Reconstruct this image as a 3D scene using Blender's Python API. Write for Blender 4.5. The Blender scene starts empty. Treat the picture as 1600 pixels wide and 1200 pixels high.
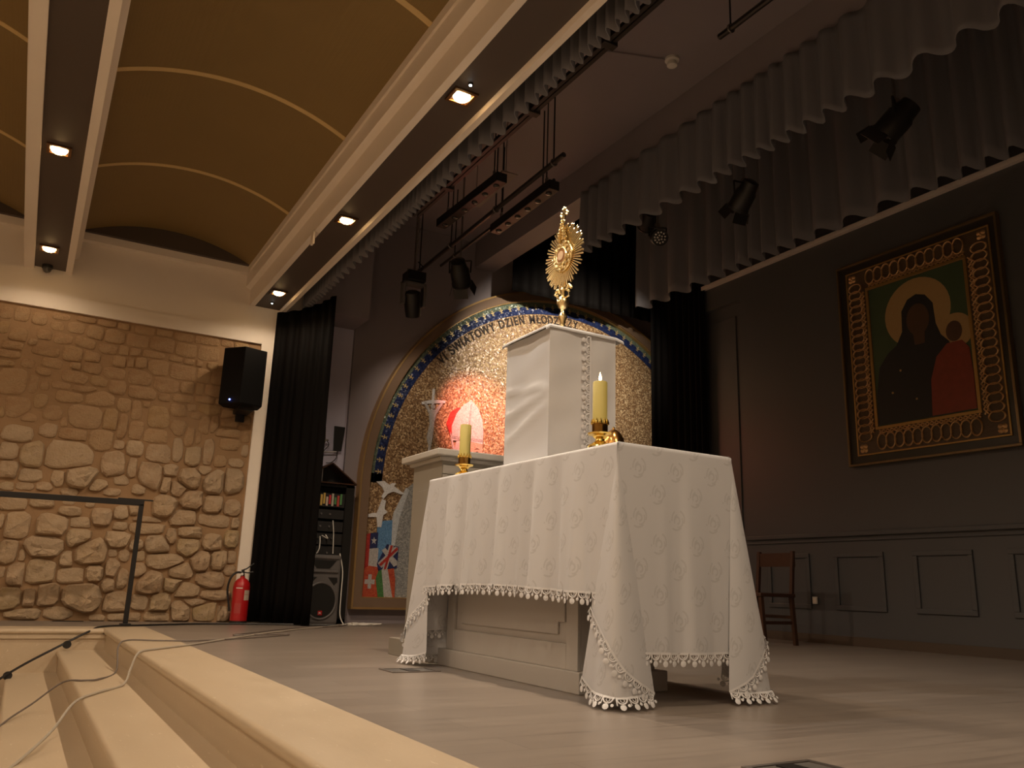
import bpy, math, random
from mathutils import Vector, Matrix, noise as mnoise
PI = math.pi
SC = bpy.context.scene
COL = SC.collection
rnd = random.Random(7)

# ------------------------------------------------------------------ camera
cd = bpy.data.cameras.new('camera')
cd.sensor_fit = 'HORIZONTAL'; cd.sensor_width = 36.0
cd.lens = 1289.575 / 1600 * 36.0
cd.clip_start = 0.05; cd.clip_end = 100
cam = bpy.data.objects.new('camera', cd); COL.objects.link(cam)
YAW, PIT, ROL = 0.521499762, 0.242930299, -0.0318598591
_F = Vector((math.sin(YAW)*math.cos(PIT), math.cos(YAW)*math.cos(PIT), math.sin(PIT)))
_R = Vector((math.cos(YAW), -math.sin(YAW), 0)); _D = -_R.cross(_F)
_r = math.cos(ROL)*_R + math.sin(ROL)*_D; _d = -math.sin(ROL)*_R + math.cos(ROL)*_D
cam.matrix_world = Matrix(((_r.x, -_d.x, -_F.x, 0), (_r.y, -_d.y, -_F.y, 0), (_r.z, -_d.z, -_F.z, 0.43), (0, 0, 0, 1)))
SC.camera = cam

# ------------------------------------------------------------------ world, exposure
w = bpy.data.worlds.new('world'); SC.world = w; w.use_nodes = True
w.node_tree.nodes['Background'].inputs[0].default_value = (1.0, 0.78, 0.55, 1)
w.node_tree.nodes['Background'].inputs[1].default_value = 0.006
vs = SC.view_settings
vs.view_transform = 'Standard'; vs.look = 'None'; vs.gamma = 1.0; vs.use_curve_mapping = False
vs.exposure = 1.0

WARM = (1.0, 0.79, 0.575)
DOWN_W = 84.0        # each recessed downlight of the hall
def spot(name, loc, target, watts, color, size_deg, blend=0.5, radius=0.04):
    l = bpy.data.lights.new(name, 'SPOT'); l.energy = watts; l.color = color
    l.spot_size = math.radians(size_deg); l.spot_blend = blend; l.shadow_soft_size = radius
    o = bpy.data.objects.new(name, l); COL.objects.link(o); o.location = loc
    o.rotation_euler = (Vector(target) - Vector(loc)).to_track_quat('-Z', 'Y').to_euler()
    return o
DOWN_Y = [-2.32, -0.14, 2.04, 4.22, 6.40, 8.58]
BEAM_X = [1.99, -0.19, -2.37]
for bx in BEAM_X:
    for by in DOWN_Y:
        spot('downlight_lamp', (bx, by, 3.415), (bx, by, 0), DOWN_W*((.16 if bx > 1 else .26) if by > 8 else .62 if (bx > 1 and by < 3) else 1.0 if bx > 1 else 1.4), WARM, 156, 0.6, 0.035)
# assumed unseen hall spotlight on the vault that is aimed at the altar, and the beams over the stage
spot('assumed_altar_lamp', (0.97, 3.935, 3.81), (2.3, 3.5, 1.2), 58, (1.0, 0.93, 0.85), 62, 0.6, 0.03)
spot('assumed_mosaic_lamp', (5.27, 6.42, 4.19), (5.95, 9.2, 3.2), 360, (1.0, 0.86, 0.68), 68, 1.0, 0.05)  # beam of an assumed hidden lamp, added to brighten the mosaic
spot('red_spot_lamp', (3.83, 7.77, 3.595), (4.95, 9.2, 2.35), 400, (1.0, 0.27, 0.20), 42, 1.0, 0.05)

spot('mosaic_fill_lamp', (3.50, 8.26, 3.36), (4.35, 9.2, 1.75), 13, (1.0, 0.80, 0.60), 105, 1.0, 0.05)  # fill beam added at the moving head to brighten the mosaic's left side

# ------------------------------------------------------------------ helpers
WL = {}
class MB:
    def __init__(s): s.v = []; s.f = []; s.sm = []
    def add(s, vs_, fs, smooth=False):
        b = len(s.v); s.v += [tuple(p) for p in vs_]
        for q in fs: s.f.append(tuple(b + i for i in q)); s.sm.append(smooth)
        return s
    def box(s, x0, x1, y0, y1, z0, z1):
        p = [(x, y, z) for z in (z0, z1) for y in (y0, y1) for x in (x0, x1)]
        return s.add(p, [(0,2,3,1),(4,5,7,6),(0,1,5,4),(2,6,7,3),(0,4,6,2),(1,3,7,5)])
    def obox(s, c, a, b, d):
        c, a, b, d = map(Vector, (c, a, b, d))
        p = [c + i*a + j*b + k*d for k in (-1,1) for j in (-1,1) for i in (-1,1)]
        fl = a.cross(b).dot(d) < 0
        fs = [(0,2,3,1),(4,5,7,6),(0,1,5,4),(2,6,7,3),(0,4,6,2),(1,3,7,5)]
        return s.add(p, [q[::-1] for q in fs] if fl else fs)
    def bar(s, p, q, wd, ht, up=(0,0,1)):
        p, q = Vector(p), Vector(q); t = (q-p); n = t.normalized(); u = Vector(up)
        if abs(n.dot(u)) > .95: u = Vector((1,0,0))
        a = n.cross(u).normalized(); b = a.cross(n)
        return s.obox((p+q)/2, t/2, a*wd/2, b*ht/2)
    def tube(s, pts, r, n=8, closed=False, caps=True):
        pts = [Vector(p) for p in pts]; m = len(pts); rings = []
        rr = r if isinstance(r, (list, tuple)) else [r]*m
        pa = None; vv = []
        for i, p in enumerate(pts):
            if closed: t = pts[(i+1) % m] - pts[i-1]
            else: t = pts[min(i+1, m-1)] - pts[max(i-1, 0)]
            t.normalize()
            if pa is None:
                u = Vector((0,0,1)) if abs(t.z) < .9 else Vector((1,0,0))
                pa = t.cross(u).normalized()
            else:
                pa = (pa - t*pa.dot(t)).normalized()
            b = t.cross(pa)
            vv += [p + (pa*math.cos(2*PI*k/n) + b*math.sin(2*PI*k/n))*rr[i] for k in range(n)]
        fs = []
        for i in range(m if closed else m-1):
            j = (i+1) % m
            for k in range(n):
                fs.append((i*n+k, j*n+k, j*n+(k+1) % n, i*n+(k+1) % n))
        s.add(vv, [q[::-1] for q in fs], True)
        if caps and not closed:
            s.add(vv[:n], [tuple(range(n))]); s.add(vv[-n:], [tuple(range(n))[::-1]])
        return s
    def lathe(s, prof, c=(0,0,0), n=20, axis=(0,0,1)):
        ax = Vector(axis).normalized(); u = Vector((1,0,0)) if abs(ax.x) < .9 else Vector((0,1,0))
        a = (u - ax*u.dot(ax)).normalized(); b = ax.cross(a); c = Vector(c); vv = []
        for r, h in prof:
            vv += [c + ax*h + (a*math.cos(2*PI*k/n) + b*math.sin(2*PI*k/n))*max(r, 1e-5) for k in range(n)]
        fs = []
        for i in range(len(prof)-1):
            for k in range(n):
                fs.append((i*n+k, i*n+(k+1) % n, (i+1)*n+(k+1) % n, (i+1)*n+k))
        s.add(vv, fs, True)
        m = len(prof)
        s.add(vv[:n], [tuple(range(n))[::-1]]); s.add(vv[(m-1)*n:], [tuple(range(n))])
        return s
    def prism(s, poly, P, h0, h1):
        """poly: 2-D outline; P(a, b, h) -> point; extruded from h0 to h1."""
        n = len(poly); area = sum(poly[i][0]*poly[(i+1) % n][1] - poly[(i+1) % n][0]*poly[i][1] for i in range(n))
        if area < 0: poly = poly[::-1]
        vv = [P(a, b, h0) for a, b in poly] + [P(a, b, h1) for a, b in poly]
        o = Vector(P(0,0,0)); e1 = Vector(P(1,0,0))-o; e2 = Vector(P(0,1,0))-o; e3 = (Vector(P(0,0,1))-o)*(h1-h0)
        fl = e1.cross(e2).dot(e3) < 0
        fs = [tuple(range(n))[::-1], tuple(range(n, 2*n))] + [(i, (i+1) % n, n+(i+1) % n, n+i) for i in range(n)]
        return s.add(vv, [q[::-1] for q in fs] if fl else fs)
    def grid(s, rows, smooth=True, flip=False):
        n = len(rows[0]); vv = [p for r in rows for p in r]
        fs = [(i*n+k, i*n+k+1, (i+1)*n+k+1, (i+1)*n+k) for i in range(len(rows)-1) for k in range(n-1)]
        return s.add(vv, [q[::-1] for q in fs] if flip else fs, smooth)

def finish(name, me, mat, parent, origin):
    if mat: me.materials.append(mat)
    o = bpy.data.objects.new(name, me); COL.objects.link(o)
    og = Vector(origin); po = Vector((0,0,0))
    if parent is not None: o.parent = parent; po = WL[parent.name]
    o.location = og - po; WL[o.name] = og
    return o
def obj(name, mb, mat, parent=None, origin=None, bevel=0, sharp=35, seg=2):
    if origin is None: origin = WL[parent.name] if parent is not None else (0,0,0)
    og = Vector(origin); me = bpy.data.meshes.new(name)
    me.from_pydata([tuple(Vector(p) - og) for p in mb.v], [], mb.f)
    if any(mb.sm):
        me.polygons.foreach_set('use_smooth', [True]*len(me.polygons)); me.set_sharp_from_angle(angle=math.radians(sharp))
    me.update()
    o = finish(name, me, mat, parent, og)
    if bevel:
        b = o.modifiers.new('bevel', 'BEVEL'); b.width = bevel; b.segments = seg; b.limit_method = 'ANGLE'; b.angle_limit = math.radians(40)
    return o
def share(src, name, parent, world_loc, rot=None, scale=None):
    """another object with the same mesh; rot: 3x3 Matrix."""
    o = bpy.data.objects.new(name, src.data); COL.objects.link(o)
    o.parent = parent; po = WL[parent.name] if parent is not None else Vector((0,0,0))
    m = Matrix.Translation(Vector(world_loc) - po)
    if rot is not None: m = m @ rot.to_4x4()
    if scale is not None: m = m @ Matrix.Diagonal((*scale, 1))
    o.matrix_basis = m; WL[o.name] = Vector(world_loc)
    return o
def tag(o, label, cat, group=None):
    o['label'] = label; o['category'] = cat
    if group: o['group'] = group
    return o
def thing(name, loc, label, cat, group=None):
    o = bpy.data.objects.new(name, None); COL.objects.link(o); o.location = loc; WL[o.name] = Vector(loc)
    o.empty_display_size = .05
    return tag(o, label, cat, group)
def struct(o, label=None):
    o['kind'] = 'structure'
    if label: o['label'] = label
    return o

# ------------------------------------------------------------------ materials
def nt(m): return m.node_tree.nodes, m.node_tree.links
class NB:
    """tiny node-graph writer: sockets or numbers go in, sockets come out."""
    def __init__(s, m): s.n, s.l = nt(m)
    def _in(s, sock, val):
        if val is None: return
        if isinstance(val, bpy.types.NodeSocket): s.l.new(val, sock)
        else: sock.default_value = val
    def m(s, op, a, b=None, c=None):
        k = s.n.new('ShaderNodeMath'); k.operation = op
        for i, x in enumerate((a, b, c)): s._in(k.inputs[i], x)
        return k.outputs[0]
    def vm(s, op, a, b=None, out=0):
        k = s.n.new('ShaderNodeVectorMath'); k.operation = op
        s._in(k.inputs[0], a); s._in(k.inputs[1], b); return k.outputs[out]
    def node(s, t, **kw):
        k = s.n.new(t)
        for a, v in kw.items():
            if a.startswith('i_'):
                key = a[2:]; key = int(key) if key.isdigit() else key.replace('_', ' ')
                s._in(k.inputs[key], v)
            else: setattr(k, a, v)
        return k
    def mix(s, f, a, b):
        k = s.n.new('ShaderNodeMix'); k.data_type = 'RGBA'
        s._in(k.inputs[0], f); s._in(k.inputs[6], a if not isinstance(a, tuple) else (*a[:3], 1)); s._in(k.inputs[7], b if not isinstance(b, tuple) else (*b[:3], 1))
        return k.outputs[2]
    def ramp(s, f, stops):
        k = s.n.new('ShaderNodeValToRGB'); e = k.color_ramp.elements
        while len(e) < len(stops): e.new(0.5)
        for i, (p, c) in enumerate(stops): e[i].position = p; e[i].color = (*c[:3], 1)
        s._in(k.inputs[0], f); return k.outputs[0]
MATS = {}
def mat(name, color, rough=0.6, metal=0.0, vary=0.0, scale=6.0, bump=0.0, bscale=40.0, emis=0.0, ecol=None, spec=None, sheen=0.0, coat=0.0, stretch=None, trans=0.0):
    if name in MATS: return MATS[name]
    m = bpy.data.materials.new(name); m.use_nodes = True; MATS[name] = m
    b = m.node_tree.nodes['Principled BSDF']; g = NB(m)
    b.inputs['Base Color'].default_value = (*color, 1); b.inputs['Roughness'].default_value = rough; b.inputs['Metallic'].default_value = metal
    if spec is not None: b.inputs['Specular IOR Level'].default_value = spec
    if sheen: b.inputs['Sheen Weight'].default_value = sheen; b.inputs['Sheen Roughness'].default_value = .4
    if coat: b.inputs['Coat Weight'].default_value = coat
    if trans: b.inputs['Transmission Weight'].default_value = trans
    if emis: b.inputs['Emission Strength'].default_value = emis; b.inputs['Emission Color'].default_value = (*(ecol or color), 1)
    tc = g.node('ShaderNodeTexCoord').outputs['Object']
    if stretch: tc = g.vm('MULTIPLY', tc, stretch)
    if vary:
        nz = g.node('ShaderNodeTexNoise', i_Vector=tc, i_Scale=scale, i_Detail=5.0, i_Roughness=.6).outputs[0]
        c = g.mix(nz, tuple(max(0, x*(1-vary)) for x in color), tuple(min(1, x*(1+vary)) for x in color))
        g.l.new(c, b.inputs['Base Color'])
    if bump:
        nz = g.node('ShaderNodeTexNoise', i_Vector=tc, i_Scale=bscale, i_Detail=4.0).outputs[0]
        k = g.node('ShaderNodeBump', i_Strength=bump, i_Distance=.01, i_Height=nz)
        g.l.new(k.outputs[0], b.inputs['Normal'])
    return m

M_PLASTER = mat('white_plaster', (.84,.75,.65), .65, vary=.04, scale=3)
M_SOFFIT = mat('dark_soffit', (.075,.054,.042), .6)
M_VAULT = None
def vault_material():
    m = mat('woven_gold_vault_panel', (.25,.165,.058), .55, metal=.15, vary=.10, scale=2)
    g = NB(m); b = g.n['Principled BSDF']
    tc = g.node('ShaderNodeTexCoord').outputs['Object']
    v = g.node('ShaderNodeTexVoronoi', i_Vector=tc, i_Scale=110.0, i_Randomness=0.0).outputs['Distance']
    k = g.node('ShaderNodeBump', i_Strength=.45, i_Distance=.004, i_Height=v)
    g.l.new(k.outputs[0], b.inputs['Normal'])
    return m
M_VAULT = vault_material()
M_RIB = mat('vault_rib', (.62,.44,.20), .5)
M_STAGEDARK = mat('dark_brown_stage_paint', (.285,.245,.26), .55, vary=.08, scale=1.5)
M_BACKWALL = mat('black_brown_wall_paint', (.074,.073,.076), .42, vary=.06, scale=1.5)
M_LAV = mat('grey_lavender_wall_paint', (.58,.55,.68), .6)
M_STEP = None
def step_material():
    m = mat('beige_limestone', (.66,.52,.34), .38)
    g = NB(m); b = g.n['Principled BSDF']; tc = g.node('ShaderNodeTexCoord').outputs['Object']
    n1 = g.node('ShaderNodeTexNoise', i_Vector=g.vm('MULTIPLY', tc, (5, 2, 5)), i_Scale=1.5, i_Detail=6.0, i_Roughness=.65).outputs[0]
    c1 = g.mix(n1, (.47,.365,.245), (.60,.485,.345))
    n2 = g.node('ShaderNodeTexNoise', i_Vector=g.vm('MULTIPLY', tc, (60, 14, 60)), i_Scale=1.0, i_Detail=3.0).outputs[0]
    fl = g.ramp(n2, [(.66, (0,0,0)), (.74, (1,1,1))])
    g.l.new(g.mix(g.m('MULTIPLY', fl, .35), c1, (.86,.78,.62)), b.inputs['Base Color'])
    g.l.new(g.m('MULTIPLY_ADD', n1, .2, .30), b.inputs['Roughness'])
    k = g.node('ShaderNodeBump', i_Strength=.12, i_Distance=.004, i_Height=n2); g.l.new(k.outputs[0], b.inputs['Normal'])
    return m
M_STEP = step_material()
def floor_material():
    m = mat('grey_brown_stage_laminate', (.3,.26,.22), .33)
    g = NB(m); b = g.n['Principled BSDF']; tc = g.node('ShaderNodeTexCoord').outputs['Object']
    br = g.node('ShaderNodeTexBrick', i_Vector=tc, i_Scale=1.0, i_Mortar_Size=.0015, i_Brick_Width=1.3, i_Row_Height=.19,
                i_Color1=(.27,.225,.19,1), i_Color2=(.235,.195,.165,1), i_Mortar=(.16,.13,.105,1), i_Bias=0.0)
    n1 = g.node('ShaderNodeTexNoise', i_Vector=g.vm('MULTIPLY', tc, (2.2, 30, 1)), i_Scale=1.0, i_Detail=6.0, i_Roughness=.7).outputs[0]
    sh = g.ramp(n1, [(.3, (.80,.80,.80)), (.7, (1.12,1.12,1.12))])
    k = g.n.new('ShaderNodeMix'); k.data_type = 'RGBA'; k.blend_type = 'MULTIPLY'; k.inputs[0].default_value = 1
    g.l.new(br.outputs[0], k.inputs[6]); g.l.new(sh, k.inputs[7]); g.l.new(k.outputs[2], b.inputs['Base Color'])
    g.l.new(g.m('MULTIPLY_ADD', n1, .18, .24), b.inputs['Roughness'])
    return m
M_FLOOR = floor_material()
def stone_material():
    m = mat('rough_limestone', (.5,.38,.24), .85)
    g = NB(m); b = g.n['Principled BSDF']; tc = g.node('ShaderNodeTexCoord').outputs['Object']
    oi = g.node('ShaderNodeObjectInfo').outputs['Random']
    c0 = g.ramp(oi, [(0, (.42,.27,.15)), (.35, (.48,.32,.19)), (.65, (.52,.36,.21)), (.85, (.50,.36,.23)), (1, (.46,.32,.15))])
    n1 = g.node('ShaderNodeTexNoise', i_Vector=tc, i_Scale=9.0, i_Detail=7.0, i_Roughness=.65).outputs[0]
    c1 = g.mix(g.ramp(n1, [(.35, (0,0,0)), (.7, (1,1,1))]), c0, (.58,.43,.28))
    g.l.new(c1, b.inputs['Base Color'])
    n2 = g.node('ShaderNodeTexNoise', i_Vector=tc, i_Scale=17.0, i_Detail=8.0, i_Roughness=.72).outputs[0]
    k = g.node('ShaderNodeBump', i_Strength=.85, i_Distance=.045, i_Height=n2); g.l.new(k.outputs[0], b.inputs['Normal'])
    return m
M_STONE = stone_material()
M_STONE_UP = M_STONE.copy(); M_STONE_UP.name = 'ochre_upper_stone'  # copy for the upper stones, browner and darker than the lower ones
for _k in M_STONE_UP.node_tree.nodes:
    if _k.type == 'VALTORGB' and len(_k.color_ramp.elements) == 5:
        for _e in _k.color_ramp.elements: _c = _e.color; _e.color = (_c[0]*.90, _c[1]*.79, _c[2]*.68, 1)
    if _k.type == 'MIX': _k.inputs[7].default_value = (.50,.34,.19,1)
M_MORTAR = mat('tan_mortar', (.335,.205,.105), .9, vary=.12, scale=3, bump=.35, bscale=30)
M_BLACKV = mat('black_velvet', (.0035,.0027,.0024), .75, spec=.08)
M_VAL = mat('dark_brown_velvet', (.165,.16,.175), .75, sheen=.1)
M_BLACK = mat('black_plastic', (.012,.011,.010), .45)
M_BLKMET = mat('black_metal', (.018,.016,.015), .4, metal=.3)
M_STEEL = mat('grey_steel', (.32,.29,.27), .35, metal=.9)
M_CHROME = mat('bright_metal', (.7,.68,.64), .18, metal=1)
M_GOLD = mat('polished_gold', (1.0,.80,.42), .26, metal=1.0)
M_GOLDDULL = mat('dull_gold', (.42,.26,.085), .4, metal=.75)
M_BRASS = mat('brass', (.85,.60,.16), .2, metal=1.0)
M_TAUPE = mat('taupe_painted_wood', (.46,.43,.40), .5, vary=.04, scale=4)
M_TAUPELT = mat('pale_painted_wood', (.45,.42,.375), .45)
M_WAX = mat('cream_wax', (.54,.45,.13), .45)
M_FLAME = mat('candle_flame', (1,.55,.2), .5, emis=30, ecol=(1,.5,.18))
M_RED = mat('red_enamel', (.42,.010,.012), .3, coat=.4)
M_WHITE = mat('white_print', (.72,.68,.62), .6)
M_GREYPL = mat('grey_speaker_plastic', (.13,.118,.115), .5)
M_CABLE = mat('grey_cable', (.42,.37,.30), .5)
M_CABLEB = mat('black_cable', (.014,.012,.011), .45)
M_WOODBR = mat('brown_wood', (.055,.022,.011), .4, vary=.2, scale=12)
M_LED = mat('white_led', (.8,.95,1), .3, emis=14, ecol=(.75,.95,1))
M_LEDB = mat('blue_led', (.1,.2,1), .3, emis=14, ecol=(.12,.2,1))
M_LAMP = mat('lit_lamp_glass', (1,.8,.5), .3, emis=18, ecol=(1,.62,.26))
M_GLASSD = mat('dark_lens_glass', (.05,.045,.04), .06, spec=.8)

# ================================================================== THE SETTING
def slab(name, x0, x1, y0, y1, z0, z1, m, label=None, parent=None, bevel=0):
    o = obj(name, MB().box(x0, x1, y0, y1, z0, z1), m, parent, bevel=bevel)
    return struct(o, label) if parent is None else o
# stage floor and its stone edge
slab('floor', 1.05, 9.2, -3.0, 9.26, -.3, 0.0, M_FLOOR, 'grey brown laminate stage floor')
slab('floor_landing', -4.6, 1.05, 8.24, 9.3, -.3, 0.0, M_FLOOR, 'stage floor in front of the rough stone wall')
def nosed(name, x0, x1, y0, y1, zt, th, label, axis='x'):
    """a stone slab with a rounded front edge towards -x (or -y)."""
    mb = MB(); r = th/2; prof = [(x1 if axis == 'x' else y1, zt), ]
    a0 = x0 if axis == 'x' else y0; a1 = x1 if axis == 'x' else y1
    pr = [(a1, zt)] + [(a0 + r - r*math.sin(t), zt - r + r*math.cos(t)) for t in [PI*k/8 for k in range(9)]] + [(a1, zt-th)]
    if axis == 'x': mb.prism(pr, lambda a, b, h: (a, h, b), y0, y1)
    else: mb.prism(pr, lambda a, b, h: (h, a, b), x0, x1)
    mb.sm = [True]*len(mb.sm)
    return struct(obj(name, mb, M_STEP, sharp=50), label)
nosed('stage_edge', .69, 1.05, -3.0, 8.24, 0.001, .045, 'beige stone slab along the stage edge')
nosed('landing_edge', -4.6, .69, 7.86, 8.24, 0.001, .045, 'beige stone slab along the landing edge', 'y')
slab('riser', .715, 1.05, -3.0, 8.24, -.62, -.044, M_STEP, 'beige riser under the stage edge')
slab('landing_riser', -4.6, .715, 7.885, 8.24, -.62, -.044, M_STEP, 'beige side wall of the stair recess')
slab('landing_riser_trim', -4.6, .715, 7.872, 7.885, -.075, -.044, M_STEP, 'narrow stone band under the landing edge')
nosed('step', .365, .715, -3.0, 7.885, -.165, .04, 'upper beige stone step')
slab('step_riser', .388, .715, -3.0, 7.885, -.62, -.205, M_STEP, 'riser below the upper step')
nosed('step.001', .035, .388, -3.0, 7.885, -.335, .04, 'middle beige stone step')
slab('step_riser.001', .058, .388, -3.0, 7.885, -.62, -.375, M_STEP, 'riser below the middle step')
nosed('step.002', -.295, .058, -3.0, 7.885, -.50, .04, 'lowest beige stone step')
slab('step_riser.002', -.272, .058, -3.0, 7.885, -.68, -.54, M_STEP, 'riser below the lowest step')
slab('floor_hall', -4.7, 1.05, -5.0, 7.9, -.8, -.665, mat('bounce_pale_hall_stone', (.74,.64,.50), .4, vary=.06, scale=2), 'stone floor of the hall')  # unseen floor, stone paled to bounce more light up to the beams

# hall walls behind and beside the camera
slab('wall_left', -4.8, -4.6, -5, 9.3, -.8, 4.6, M_PLASTER)
slab('wall_behind', -4.8, 9.3, -5.1, -4.9, -.8, 5.0, M_PLASTER)

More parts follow.
